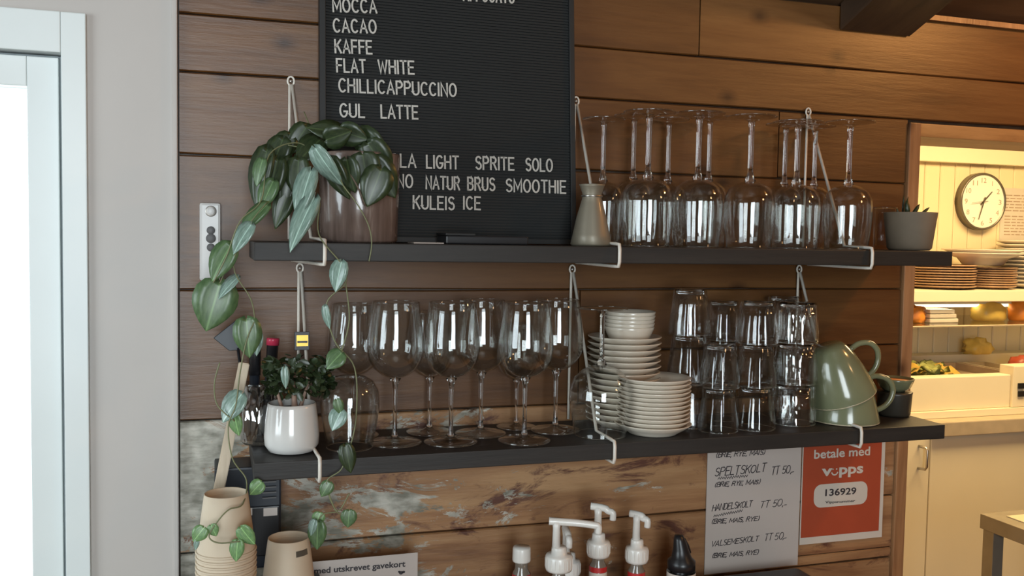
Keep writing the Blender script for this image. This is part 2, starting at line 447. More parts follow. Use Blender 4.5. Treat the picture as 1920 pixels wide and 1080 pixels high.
def ribbon(bm, pts, w, origin, ux, uz, nrm, th, closed=False):
    """flat stroke of width w with small thickness; pts in 2-D"""
    n = len(pts); L = []; Rr = []
    for i in range(n):
        a = Vector(pts[(i-1) % n]) if (closed or i > 0) else None
        p = Vector(pts[i]); b = Vector(pts[(i+1) % n]) if (closed or i < n-1) else None
        d1 = (p-a).normalized() if a is not None else None
        d2 = (b-p).normalized() if b is not None else None
        if d1 is None: d = d2; k = 1
        elif d2 is None: d = d1; k = 1
        else:
            d = (d1+d2)
            if d.length < 1e-3: d = d1; k = 1
            else:
                d.normalize(); k = min(2.2, 1/max(0.35, d.dot(d1)))
        nn = Vector((-d.y, d.x))*w*0.5*k
        ext = Vector((0, 0))
        if not closed and i == 0: ext = -d*w*0.4
        if not closed and i == n-1: ext = d*w*0.4
        L.append(p+nn+ext); Rr.append(p-nn+ext)
    def W(q, h): return origin+ux*q.x+uz*q.y+nrm*h
    l0 = [bm.verts.new(W(q, 0)) for q in L]; r0 = [bm.verts.new(W(q, 0)) for q in Rr]
    l1 = [bm.verts.new(W(q, th)) for q in L]; r1 = [bm.verts.new(W(q, th)) for q in Rr]
    rng = range(n) if closed else range(n-1)
    for i in rng:
        j = (i+1) % n
        bm.faces.new((l1[i], l1[j], r1[j], r1[i])); bm.faces.new((l0[i], l0[j], l1[j], l1[i])); bm.faces.new((r0[i], r1[i], r1[j], r0[j]))
    if not closed:
        bm.faces.new((l0[0], l1[0], r1[0], r0[0])); bm.faces.new((l0[-1], r0[-1], r1[-1], l1[-1]))

def arc(cx, cy, rx, ry, a0, a1, n=8):
    return [(cx+rx*math.cos(math.radians(a0+(a1-a0)*i/n)), cy+ry*math.sin(math.radians(a0+(a1-a0)*i/n))) for i in range(n+1)]
# stroke alphabet on a box 1 high; (advance width, [strokes])
OO = (0.62, [arc(.31, .5, .31, .5, 0, 342, 18)+[(0.62, .5)]])
G = {
 'A': (.62, [[(0, 0), (.31, 1), (.62, 0)], [(.11, .33), (.51, .33)]]),
 'B': (.55, [[(0, 0), (0, 1), (.3, 1)]+arc(.3, .77, .22, .23, 90, -90, 6)+[(0, .54)], [(.3, .54)]+arc(.3, .27, .25, .27, 90, -90, 6)+[(0, 0)]]),
 'C': (.58, [arc(.31, .5, .31, .5, 48, 312, 14)]),
 'D': (.58, [[(0, 0), (0, 1), (.25, 1)]+arc(.25, .5, .33, .5, 90, -90, 8)+[(0, 0)]]),
 'E': (.5, [[(.5, 1), (0, 1), (0, 0), (.5, 0)], [(0, .52), (.43, .52)]]),
 'F': (.5, [[(.5, 1), (0, 1), (0, 0)], [(0, .52), (.43, .52)]]),
 'G': (.6, [arc(.31, .5, .31, .5, 48, 330, 14)+[(.6, .42), (.34, .42)]]),
 'H': (.56, [[(0, 0), (0, 1)], [(.56, 0), (.56, 1)], [(0, .52), (.56, .52)]]),
 'I': (.04, [[(.02, 0), (.02, 1)]]),
 'K': (.56, [[(0, 0), (0, 1)], [(.54, 1), (0, .4)], [(.2, .6), (.56, 0)]]),
 'L': (.46, [[(0, 1), (0, 0), (.46, 0)]]),
 'M': (.68, [[(0, 0), (0, 1), (.34, .25), (.68, 1), (.68, 0)]]),
 'N': (.56, [[(0, 0), (0, 1), (.56, 0), (.56, 1)]]),
 'O': OO,
 'P': (.52, [[(0, 0), (0, 1), (.28, 1)]+arc(.28, .75, .24, .25, 90, -90, 6)+[(0, .5)]]),
 'R': (.56, [[(0, 0), (0, 1), (.28, 1)]+arc(.28, .76, .24, .24, 90, -90, 6)+[(0, .52)], [(.28, .52), (.55, 0)]]),
 'S': (.52, [arc(.27, .76, .24, .24, 30, 270, 8)+arc(.27, .26, .25, .26, 90, -150, 8)]),
 'T': (.54, [[(0, 1), (.54, 1)], [(.27, 1), (.27, 0)]]),
 'U': (.56, [[(0, 1), (0, .28)]+arc(.28, .28, .28, .28, 180, 360, 8)+[(.56, 1)]]),
 'V': (.58, [[(0, 1), (.29, 0), (.58, 1)]]),
 'W': (.8, [[(0, 1), (.2, 0), (.4, .85), (.6, 0), (.8, 1)]]),
 'X': (.56, [[(0, 0), (.56, 1)], [(0, 1), (.56, 0)]]),
 'Y': (.56, [[(0, 1), (.28, .5), (.56, 1)], [(.28, .5), (.28, 0)]]),
 '5': (.5, [[(.48, 1), (.06, 1), (.02, .55)]+arc(.22, .3, .27, .3, 110, -140, 8)]),
 '0': OO, '3': (.5, [arc(.23, .76, .24, .24, 140, -80, 7)+arc(.23, .26, .26, .26, 80, -140, 8)]),
 ',': (.08, [[(.06, .05), (0, -.18)]]), '-': (.3, [[(0, .1), (.3, .12)]]),
 '(': (.2, [arc(.3, .5, .28, .62, 120, 240, 6)]), ')': (.2, [arc(-.1, .5, .28, .62, 60, -60, 6)]),
}
def layout(s, gap=0.16, space=0.55):
    x = 0; out = []
    for ch in s:
        if ch == ' ': x += space; continue
        wd, st = G[ch]; out.append((ch, x, wd)); x += wd+gap
    return out, x-gap

def strokes(s, p0, p1, h, w, nrm, th, name, mat, parent, separate=False, slant=0.0, jit=0.0, gap=0.16, space=0.55, wmul=1.0):
    p0, p1 = Vector(p0), Vector(p1)
    lay, tot = layout(s, gap, space)
    ux = (p1-p0).normalized(); sx = (p1-p0).length/tot
    uz = ux.cross(Vector(nrm)) * -1
    if uz.z < 0: uz = -uz
    bm = bmesh.new()
    for ch, x, wd in lay:
        dx, dz, rr = (random.uniform(-jit, jit) for _ in range(3))
        for st in G[ch][1]:
            pts = [((x+q[0]+slant*q[1]+dx*0.4)*sx, (q[1]*(1+dz)+rr*0.4)*h) for q in st]
            closed = ch in 'O0' and len(st) > 12
            if closed: pts = pts[:-1]
            ribbon(bm, pts, w, p0, ux, uz, Vector(nrm), th, closed)
        if separate:
            newobj(name, bm, mat, parent); bm = bmesh.new()
    if not separate: return newobj(name, bm, mat, parent)
    bm.free()

def printed(s, p0, p1, zscale, nrm, name, mat, parent, h=None, bold=0.0, shear=0.0, th=0.0004):
    """lettering in Blender's built-in face, scaled to run from p0 to p1"""
    p0, p1 = Vector(p0), Vector(p1)
    cu = bpy.data.curves.new('lettering', 'FONT'); cu.body = s; cu.offset = bold; cu.shear = shear; cu.resolution_u = 3
    t = bpy.data.objects.new('lettering', cu); COL.objects.link(t)
    dg = bpy.context.evaluated_depsgraph_get()
    me = bpy.data.meshes.new_from_object(t.evaluated_get(dg))
    bpy.data.objects.remove(t); bpy.data.curves.remove(cu)
    xs = [v.co.x for v in me.vertices]; x0, x1 = min(xs), max(xs)
    ux = (p1-p0).normalized(); sx = (p1-p0).length/(x1-x0)
    uz = ux.cross(Vector(nrm)) * -1
    if uz.z < 0: uz = -uz
    sz = (h/0.73) if h else sx*zscale
    for v in me.vertices:
        v.co = p0+ux*(v.co.x-x0)*sx+uz*v.co.y*sz+Vector(nrm)*th
    me.materials.clear(); me.materials.append(mat)
    o = bpy.data.objects.new(name, me); COL.objects.link(o)
    if parent is not None:
        o.parent = parent; o.matrix_parent_inverse = parent.matrix_basis.inverted()
    return o

def structure(o):
    o['kind'] = 'structure'; return o

# ------------------------------------------------------------------ the room
ZF = -1.62
SL = 0.40                      # roof slope
ZC = 0.44                      # where the sloped ceiling meets the plank wall
OX0, OX1, OZ = 1.298, 2.75, 0.206   # doorway to the kitchen
def wallroot(name):
    o = bpy.data.objects.new(name, None); COL.objects.link(o); o['kind'] = 'structure'; o['_world'] = 1
    return o

wall = wallroot('wall_planks')
box('wall_core', -0.15, OX0-0.02, 0.0, 0.10, ZF, 1.3, M['beam'], wall)
box('wall_core', OX0-0.02, OX1, 0.0, 0.10, OZ+0.02, 1.3, M['beam'], wall)
box('wall_core', OX1, 4.5, 0.0, 0.10, ZF, 1.3, M['beam'], wall)
rows = [-1.62, -1.40, -1.18, -0.96, -0.79, -0.62, -0.495, -0.289, -0.089, 0.115, 0.239, 0.325, 0.4405]
random.seed(3)
def plank(x0, x1, z0, z1, mat):
    bm = bmesh.new(); g = 0.0012
    # slightly uneven board: long edges wander a little, faces stand proud by different amounts
    n = max(2, int((x1-x0)/0.12)); d = random.uniform(0.0, 0.0022)
    a = []; b = []
    ph = random.uniform(0, 6)
    for i in range(n+1):
        x = x0+g+(x1-x0-2*g)*i/n
        wz = 0.0009*math.sin(ph+x*9)
        a.append((x, z0+g+wz)); b.append((x, z1-g+0.0007*math.sin(ph*2+x*7)))
    fr = -0.0120-d; ch = 0.0025
    def col_(P, up_):
        s = 1 if up_ else -1
        return [bm.verts.new((P[0], 0.0, P[1])), bm.verts.new((P[0], fr+ch, P[1])), bm.verts.new((P[0], fr, P[1]-s*ch*0.7))]
    A = [col_(p, False) for p in a]; B = [col_(p, True) for p in b]
    for i in range(n):
        bm.faces.new((A[i][0], A[i+1][0], A[i+1][1], A[i][1])); bm.faces.new((A[i][1], A[i+1][1], A[i+1][2], A[i][2]))
        bm.faces.new((A[i][2], A[i+1][2], B[i+1][2], B[i][2])); bm.faces.new((B[i][2], B[i+1][2], B[i+1][1], B[i][1]))
        bm.faces.new((B[i][1], B[i+1][1], B[i+1][0], B[i][0]))
    for i in (0, n): bm.faces.new((A[i][0], A[i][1], A[i][2], B[i][2], B[i][1], B[i][0]))
    return newobj('plank', bm, mat, wall)
PY = -0.013
for i in range(len(rows)-1):
    z0, z1 = rows[i], rows[i+1]
    lo = z1 <= -0.28
    mat = M['worn'] if lo else M['plank']
    xe = OX0-0.026
    if z0 > 0.23:
        xe = 3.3
    segs = {7: [-0.052, 0.62, xe], 8: [-0.052, xe], 9: [-0.052, 0.985, xe], 10: [-0.052, xe], 11: [-0.052, 0.817, xe]}.get(i, [-0.052, xe])
    if i == 7:
        plank(-0.052, 0.60, z0, z1, M['plank'])
        plank(0.60, xe, -0.197, z1, M['plank']); plank(0.60, xe, z0, -0.197, M['plank'])
        continue
    if i == 5:
        plank(-0.052, 0.95, z0, z1, mat); plank(0.95, xe, z0, -0.600, mat); plank(0.95, xe, -0.600, z1, mat)
        continue
    for a_, b_ in zip(segs, segs[1:]): plank(a_, b_, z0, z1, mat)

# doorway trim: jamb and head
dr = wallroot('door_2')
box('door_jamb', OX0-0.026, OX0, -0.020, 0.10, ZF, OZ+0.026, M['trimwood'], dr, bev=0.002)
box('door_head', OX0, OX1, -0.016, 0.12, OZ, OZ+0.026, M['headwood'], dr, bev=0.002)
box('door_jamb', OX1, OX1+0.03, -0.020, 0.10, ZF, OZ+0.026, M['trimwood'], dr, bev=0.002)

# sloped ceiling and rafter
ce = wallroot('ceiling')
nb = 20
for i in range(nb):
    y0, y1 = -4.4*i/nb, -4.4*(i+1)/nb
    bm = bmesh.new(); mtx = None
    bx(bm, -2.1, 4.6, y1+0.002, y0-0.002, 0, 0.02)
    for v in bm.verts: v.co.z += ZC+0.002-SL*v.co.y
    newobj('ceiling_board', bm, M['ceilwood'], ce)
def rafter(x0, x1, name='rafter'):
    o = None
    bm = bmesh.new()
    bx(bm, x0, x1, -4.2, -0.0155, 0.387, 0.438)
    for v in bm.verts: v.co.z += -SL*v.co.y
    bmesh.ops.bevel(bm, geom=bm.edges[:], offset=0.003, segments=1, affect='EDGES')
    return newobj(name, bm, M['beam'], ce)
rafter(1.106, 1.266); rafter(-0.75, -0.59); rafter(2.96, 3.12)
# narrow batten between wall and ceiling
structure(box('trim_1', 1.27, 4.4, -0.024, -0.016, ZC-0.012, ZC-0.002, M['trimwood']))

# shell behind and around the camera
structure(box('floor', -2.1, 4.6, -4.4, 2.0, ZF-0.05, ZF, M['floor']))
def shell_wall(name, boxes):
    bm = bmesh.new()
    for b in boxes: bx(bm, *b)
    structure(newobj(name, bm, M['plaster']))
shell_wall('wall_back', [(-2.1, 4.6, -4.4, -4.3, ZF, -0.8), (-2.1, 4.6, -4.4, -4.3, 1.0, 2.3),
                         (-2.1, -1.0, -4.4, -4.3, -0.8, 1.0), (0.3, 4.6, -4.4, -4.3, -0.8, 1.0)])
shell_wall('wall_left', [(-2.2, -2.1, -4.4, 0.1, ZF, -0.6), (-2.2, -2.1, -4.4, 0.1, 0.6, 2.3), (-2.2, -2.1, -4.4, -1.9, -0.6, 0.6), (-2.2, -2.1, -0.7, 0.1, -0.6, 0.6)])
shell_wall('wall_right', [(4.6, 4.7, -4.4, 2.0, ZF, 2.3)])
structure(box('ground', -8, 1.1, 0.3, 9, ZF-0.1, ZF-0.06, M['ground']))

# ------------------------------------------------------------------ white wall with the glazed door
xc, xf, xg, xs = -0.056, at(166, 540, -.02).x, at(58, 600, 0).x, at(122, 540, 0).x
ww = wallroot('wall_white')
zt = at(80, 20, -.02).z
box('wall_board', xf-0.002, xc-0.004, -0.018, 0.10, ZF, 0.9, M['white_wall'], ww)
box('wall_board', -2.1, xf-0.002, -0.018, 0.10, zt, 0.9, M['white_wall'], ww)
box('wall_board', -2.1, -1.25, -0.018, 0.10, ZF, zt, M['white_wall'], ww)
structure(box('trim_2', xc-0.005, xc+0.003, -0.024, 0.0, ZF, 0.50, M['white_wall'], bev=0.002))
do = wallroot('door_1')
z1_, z2_, z3_ = zt, at(80, 103, 0).z, at(20, 163, 0.01).z
def portal(name, x0, x1, z0, z1, w_, y0, y1, mat):
    bm = bmesh.new()
    bx(bm, x1-w_[1], x1, y0, y1, z0, z1, 0.0015); bx(bm, x0, x0+w_[0], y0, y1, z0, z1, 0.0015); bx(bm, x0+w_[0], x1-w_[1], y0, y1, z1-w_[2], z1, 0.0015)
    return newobj(name, bm, mat, do)
portal('door_frame', -1.24, xf, ZF, z1_, (0.045, xf-xs-0.001, z1_-z2_-0.001), -0.026, 0.06, M['white_frame'])
portal('gap_strip', -1.195, xs-0.0005, ZF, z2_-0.0005, (0.003, 0.004, 0.004), -0.002, 0.05, M['grey_gap'])  # grey strip stands in for the dark gap between frame and sash
sash = portal('door_sash', -1.192, xs-0.0045, ZF+0.01, z2_-0.0045, (0.085, xs-0.0045-xg, z2_-0.0045-z3_), -0.010, 0.04, M['white_frame'])
box('bottom_rail', -1.107, xg, -0.010, 0.04, ZF+0.01, ZF+0.2, M['white_frame'], do)
pane = glass_wall('door_pane_glass', tint=(0.98, 0.99, 0.99), edge=(0.9, 0.95, 0.95))
box('glass_pane', -1.107, xg, 0.012, 0.018, ZF+0.2, z3_, pane, do)

# ------------------------------------------------------------------ shelves
UT, UB, LT, LB = -0.0130, -0.0385, -0.316, -0.341
SX0, SX1 = 0.050, 1.217
for nm, t_, b_, lab in (('wall_shelf', UT, UB, 'black-stained wooden wall shelf carrying the letter board and upside-down glasses'),
                        ('wall_shelf', LT, LB, 'black-stained wooden lower wall shelf carrying upright glasses, saucers and tumblers')):
    o = box(nm, SX0, SX1, -0.200, -0.0160, b_, t_, M['shelfwood'], bev=0.0015)
    tag(o, lab, 'shelf', 'black wall shelves')

def bracket(x, ztop, zt_, zb_, lab, front=0.0, hook=0.0):
    # closed loop of wire: wall hook, slanting stay, over the shelf, round its front, back below
    r = 0.0027
    yw = -0.0185
    p = [(x, yw, ztop), (x+front*0.62, -0.133, zt_+0.006), (x+front*0.9, -0.190, zt_+0.0045), (x+front, -0.2045, zt_+0.0035), (x+front, -0.2065, zt_-0.004),
         (x+front, -0.2065, zb_+0.003), (x+front, -0.204, zb_-0.0040), (x+front*0.9, -0.190, zb_-0.0045), (x+front*0.3, -0.08, zb_-0.004), (x, -0.030, zb_-0.004)]
    root = thing('shelf_bracket', lab, 'bracket', (x, yw, ztop), 'white wire shelf brackets')
    bm = bmesh.new(); tube(bm, p, r); newobj('stay', bm, M['rod'], root, True)
    bm = bmesh.new(); tube(bm, [(x-0.004, yw, ztop), (x-0.004, yw, zt_+0.003)], r*0.85); newobj('wall_rod', bm, M['rod'], root, True)
    bm = bmesh.new(); tube(bm, [(x-0.002+0.005*math.cos(a), yw, ztop+0.006+0.007*math.sin(a)) for a in [2*PI*k/12 for k in range(12)]], 0.0017, 6, True)
    newobj('hook', bm, M['rod'], root, True)
    bm = bmesh.new(); bmesh.ops.create_uvsphere(bm, u_segments=8, v_segments=6, radius=0.0026, matrix=Matrix.Translation((x-0.002, yw, ztop+0.006))); newobj('screw', bm, M['steel'], root, True)
    return root
for px, pz, zt_, zb_, fr, lab in (
    (548, 155, UT, UB, 0.030, 'white wire bracket on the upper shelf behind the trailing plant'),
    (1082, 192, UT, UB, 0.0, 'white wire bracket on the upper shelf just beyond the letter board'),
    (1517, 212, UT, UB, 0.0, 'white wire bracket on the upper shelf nearest the kitchen doorway'),
    (565, 505, LT, LB, 0.010, 'white wire bracket on the lower shelf behind the small white pot'),
    (1075, 507, LT, LB, 0.0, 'white wire bracket on the lower shelf between stemmed glasses and saucers'),
    (1500, 507, LT, LB, 0.0, 'white wire bracket on the lower shelf beside the green mugs')):
    q = at(px, pz, -0.018)
    bracket(q.x, q.z-0.004, zt_, zb_, lab, fr)

# ------------------------------------------------------------------ letter board
BT = 0.425
def by(z): return -0.062+(z-UT)/(BT-UT)*0.036    # leaning back on the wall
lb = thing('letter_board', 'black ribbed letter board with a drinks menu in white letters', 'letter board', (0.36, -0.07, UT))
BX0, BX1 = at(600, 450, -.064).x, at(1078, 450, -.064).x
lean = math.atan(0.036/(BT-UT))
def boardbox(name, x0, x1, z0, z1, d0, d1, mat, bev=0.0):
    bm = bmesh.new(); bx(bm, x0, x1, d0, d1, z0, z1, bev)
    for v in bm.verts: v.co.y += by(v.co.z)
    return newobj(name, bm, mat, lb)
boardbox('back_panel', BX0+0.004, BX1-0.004, UT+0.004, BT-0.004, -0.002, 0.010, M['board'])
bm = bmesh.new()
zz = UT+0.012
while zz < BT-0.012:      # felt ribs
    bx(bm, BX0+0.008, BX1-0.008, -0.0048, -0.0018, zz, zz+0.0029)
    zz += 0.0046
for v in bm.verts: v.co.y += by(v.co.z)
newobj('felt_ribs', bm, M['board'], lb, kind='stuff')
for nm, a in (('frame_rail', (BX0, BX1, UT+0.0012, UT+0.010)), ('frame_rail', (BX0, BX1, BT-0.009, BT)), ('frame_stile', (BX0, BX0+0.009, UT+0.0102, BT-0.0092)), ('frame_stile', (BX1-0.009, BX1, UT+0.0102, BT-0.0092))):
    boardbox(nm, *a, -0.010, 0.011, M['boardframe'], 0.001)
nrm_b = Vector((0, -math.cos(lean), math.sin(lean)))
def bat(px, py):
    y = -0.06
    for _ in range(4):
        q = at(px, py, y); y = by(q.z)-0.0052
    return q
for s, xa, ya, xb in (('AFFOGATO', 868, 1, 965), ('MOCCA', 624, 22, 707), ('CACAO', 625, 60, 706), ('KAFFE', 628, 99, 698), ('FLAT', 631, 135, 686), ('WHITE', 709, 137, 777),
                      ('CHILLICAPPUCCINO', 635, 172, 856), ('GUL', 637, 219, 684), ('LATTE', 714, 221, 784), ('COLA', 714, 312, 780), ('LIGHT', 799, 315, 860),
                      ('SPRITE', 891, 317, 964), ('SOLO', 985, 320, 1036), ('NO', 744, 351, 774), ('NATUR', 798, 354, 862), ('BRUS', 876, 356, 928), ('SMOOTHIE', 948, 359, 1061),
                      ('KULEIS', 774, 391, 852), ('ICE', 868, 392, 901)):
    p0 = bat(xa+1, ya); p1 = bat(xb-1, ya+(xb-xa)*0.030)
    if s == 'CHILLICAPPUCCINO': p1 = bat(xb-1, 181)
    if s == 'AFFOGATO': p1 = bat(xb-1, 6)
    p1.z = p0.z+(p1.z-p0.z); 
    strokes(s, p0, p1, 0.0198, 0.0027, nrm_b, 0.0014, 'letter', M['letter'], lb, separate=True, gap=0.24)

# ------------------------------------------------------------------ glassware prototypes (origin at the base)
def inner(prof, t):
    return [(max(0.0, r-t), z) for r, z in prof]
def glass_parts(root, H, inverted, bowl_prof, foot_r, stem_prof, t=0.0009, seg=40):
    def fz(p): return [(r, H-z) for r, z in p] if inverted else p
    bo = bowl_prof; inn = [(max(r-t, 0.0), z+(t*1.6 if i < 3 else 0)) for i, (r, z) in enumerate(bo)][::-1]
    bm = bmesh.new(); lathe(bm, fz(bo+[(bo[-1][0]-t/2, bo[-1][1]+0.0006)]+inn), seg); newobj('bowl', bm, M['bowl'], root, True)
    bm = bmesh.new(); lathe(bm, fz(stem_prof), 20); newobj('stem', bm, M['solid'], root, True)
    rz = bo[-1][1]; rz = H-rz if inverted else rz
    bm = bmesh.new(); tube(bm, [((bo[-1][0]-t/2)*math.cos(a), (bo[-1][0]-t/2)*math.sin(a), rz+(0.0008 if inverted else 0)) for a in [2*PI*k/40 for k in range(40)]], 0.0007, 6, True); newobj('rim', bm, M['solid'], root, True)
    fr = foot_r
    bm = bmesh.new(); fzz = H-0.0012 if inverted else 0.0012
    tube(bm, [(fr*1.004*math.cos(a), fr*1.004*math.sin(a), fzz) for a in [2*PI*k/40 for k in range(40)]], 0.0009, 6, True); newobj('foot_edge', bm, M['solid'], root, True)
    bm = bmesh.new(); lathe(bm, fz([(0, 0.0002), (fr*0.6, 0.0002), (fr, 0.0005), (fr*1.005, 0.0014), (fr*0.97, 0.0022), (fr*0.6, 0.0030), (fr*0.28, 0.0052), (0.0052, 0.0092), (0.0, 0.0096)]), seg)
    newobj('foot', bm, M['bowl'], root, True)
HW = 0.215
bowl_w = [(0.0, 0.0985), (0.010, 0.0995), (0.022, 0.1045), (0.0335, 0.1145), (0.0400, 0.127), (0.0428, 0.141), (0.0425, 0.156), (0.0405, 0.175), (0.0375, 0.195), (0.0355, 0.2145)]
stem_w = [(0, 0.0094), (0.0055, 0.0094), (0.0044, 0.013), (0.0034, 0.022), (0.0031, 0.05), (0.0034, 0.080), (0.0048, 0.092), (0.0085, 0.0983), (0, 0.0984)]
HU = 0.212
bowl_u = [(0.0, 0.1045), (0.012, 0.1052), (0.024, 0.1090), (0.0345, 0.117), (0.0395, 0.128), (0.0412, 0.142), (0.0408, 0.158), (0.0395, 0.176), (0.0375, 0.194), (0.0360, 0.2115)]
stem_u = [(0, 0.0094), (0.0060, 0.0094), (0.0050, 0.013), (0.0046, 0.03), (0.0042, 0.06), (0.0046, 0.088), (0.0062, 0.098), (0.0095, 0.1043), (0, 0.1044)]

wg = thing('wine_glass', '', 'wine glass', world=False, group='upright stemmed wine glasses on the lower shelf')
glass_parts(wg, HW, False, bowl_w, 0.0400, stem_w); used = []
for px, py, s, lab in (
    (740, 828, 1.0, 'upright wine glass in the front row, nearest the white plant pot'),
    (845, 828, 1.0, 'upright wine glass in the middle of the front row'),
    (983, 826, 1.0, 'upright wine glass in the front row, nearest the saucer stacks'),
    (901, 805, 1.0, 'upright wine glass of the second row, between the two front glasses nearest the saucers'),
    (1041, 803, 1.0, 'upright wine glass of the second row beside the upside-down one'),
    (805, 797, 0.90, 'upright wine glass of the back row, behind the gap of the first two front glasses'),
    (968, 793, 0.80, 'upright wine glass at the wall behind the front glass nearest the saucers'),
    (663, 797, 0.96, 'upright wine glass standing behind the upturned stemless glass')):
    y = {740: -0.118, 845: -0.134, 983: -0.150, 901: -0.085, 1041: -0.088, 805: -0.054, 968: -0.048, 663: -0.052}[px]
    q = at(px, py, y)
    place(wg, used, (q.x, y, LT+0.0002), lab, s)

ug = thing('wine_glass', '', 'wine glass', world=False, group='upside-down wine glasses on the upper shelf')
glass_parts(ug, HU, True, bowl_u, 0.0405, stem_u); used = []
for px, py, y, lab in (
    (1218, 209, -0.150, 'upside-down wine glass in the front row, first beside the pewter pitcher'),
    (1312, 212, -0.150, 'upside-down wine glass in the front row, second from the pewter pitcher'),
    (1410, 218, -0.152, 'upside-down wine glass in the front row, third from the pewter pitcher'),
    (1497, 228, -0.155, 'upside-down wine glass in the front row, second from the grey pot'),
    (1595, 228, -0.150, 'upside-down wine glass in the front row, nearest the grey pot'),
    (1190, 216, -0.056, 'upside-down wine glass of the back row, seen between pitcher and first front glass'),
    (1133, 222, -0.100, 'upside-down wine glass right behind the pewter pitcher'),
    (1255, 223, -0.050, 'upside-down wine glass of the back row behind the first two front glasses'),
    (1332, 219, -0.058, 'upside-down wine glass of the back row just beyond the second front glass'),
    (1474, 232, -0.062, 'upside-down wine glass of the back row before the dark plank joint'),
    (1530, 236, -0.050, 'upside-down wine glass of the back row behind the wire bracket')):
    q = at(px, py, y)
    sc = (q.z-UT)/HU
    place(ug, used, (q.x, y, UT+0.0002), lab, (0.84 if y > -0.12 else 1.0,)*2+(sc,))

iv = thing('wine_glass', 'large wine glass turned upside down before the saucer stacks', 'wine glass', world=False)
bowl_b = [(0.0, 0.092), (0.014, 0.0935), (0.030, 0.100), (0.043, 0.113), (0.0500, 0.130), (0.0510, 0.148), (0.0480, 0.170), (0.0440, 0.190), (0.0420, 0.2045)]
stem_b = [(0, 0.0094), (0.0055, 0.0094), (0.0040, 0.015), (0.0034, 0.05), (0.0045, 0.082), (0.009, 0.0918), (0, 0.0919)]
glass_parts(iv, 0.205, True, bowl_b, 0.040, stem_b)
q = at(1124, 815, -0.135); iv.location = (q.x, -0.137, LT+0.0002)

st = thing('stemless_glass', 'rounded stemless glass turned upside down beside the white pot', 'glass', world=False)
pr = [(0.0335, 0.0003), (0.037, 0.02), (0.0415, 0.045), (0.0435, 0.065), (0.0415, 0.085), (0.034, 0.099), (0.022, 0.106), (0.0, 0.108)]
bm = bmesh.new(); lathe(bm, [(r-0.0012, z) for r, z in pr][:-1]+[(0, 0.1065)], 40); 
lathe(bm, pr, 40); newobj('bowl', bm, M['bowl'], st, True)
bm = bmesh.new(); tube(bm, [(0.0335*math.cos(a), 0.0335*math.sin(a), 0.0016) for a in [2*PI*k/32 for k in range(32)]], 0.0011, 6, True); newobj('rim', bm, M['solid'], st, True)
q = at(656, 815, -0.135); st.location = (q.x, -0.135, LT+0.0002)

# tumblers: upside down, stacked base on base
def tumbler(name, mat, r0, r1, h, fl):
    t = thing(name, '', 'tumbler', world=False, group='upside-down stacked tumblers on the lower shelf')
    bm = bmesh.new()
    lathe(bm, [(r0, 0.0003), (r0*0.99, h*0.25), (r1*1.01+(r0-r1)*0.3, h*0.62), (r1, h-0.004), (r1*0.9, h), (0, h)], 48, flute=fl)
    lathe(bm, [(r0-0.002, 0.0003), (r0*0.99-0.002, h*0.25), (r1*1.01+(r0-r1)*0.3-0.002, h*0.62), (r1-0.003, h-0.010), (0, h-0.009)], 48, flute=fl)
    newobj('side', bm, mat, t, True)
    bm = bmesh.new(); tube(bm, [((r0-0.001)*math.cos(a), (r0-0.001)*math.sin(a), 0.0016) for a in [2*PI*k/36 for k in range(36)]], 0.0013, 6, True); newobj('rim', bm, M['solid'], t, True)
    bm = bmesh.new(); lathe(bm, [(0, h-0.0085), (r1-0.0035, h-0.0085), (r1-0.0045, h-0.001), (0, h-0.001)], 32); newobj('thick_base', bm, M['solid'], t, True)
    return t
ta = tumbler('tumbler', M['tumbler'], 0.0345, 0.0275, 0.0775, (0.035, 12)); ua = []
tc_ = tumbler('tumbler', M['crystal'], 0.0370, 0.0335, 0.0725, (0.03, 9)); uc = []
where = ('lowest', 'middle', 'topmost')
for kind, px, y, n, desc in (('a', 1346, -0.152, 2, 'low front stack of two'), ('a', 1414, -0.150, 3, 'front stack beside the hammered glasses'),
                             ('a', 1287, -0.104, 3, 'tall stack right beside the saucers'), ('a', 1350, -0.062, 3, 'back stack showing over the low front stack'),
                             ('a', 1462, -0.056, 3, 'back stack against the wall behind the hammered glasses'), ('c', 1487, -0.128, 3, 'stack beside the green mugs')):
    q = at(px, 810, y)
    pr_, us, ht = (ta, ua, 0.0778) if kind == 'a' else (tc_, uc, 0.0728)
    if px == 1350: ht_ = 0.0778
    for k in range(n):
        sc_ = 1.0 if not px == 1287 else 1.02
        adj = {1350: 0.90, 1346: 0.93, 1414: 0.925, 1287: 1.0, 1462: 0.93, 1487: 0.97}[px]
        wh = ('lower', 'upper')[k] if n == 2 else where[k]
        knd = 'ribbed clear tumbler' if kind == 'a' else 'hammered clear tumbler'
        place(pr_, us, (q.x, y, LT+0.0002+k*ht*adj), '%s, %s of the %s' % (knd, wh, desc), (0.95 if px in (1346, 1350) else 1.0, 0.95 if px in (1346, 1350) else 1.0, adj), random.uniform(0, 1))

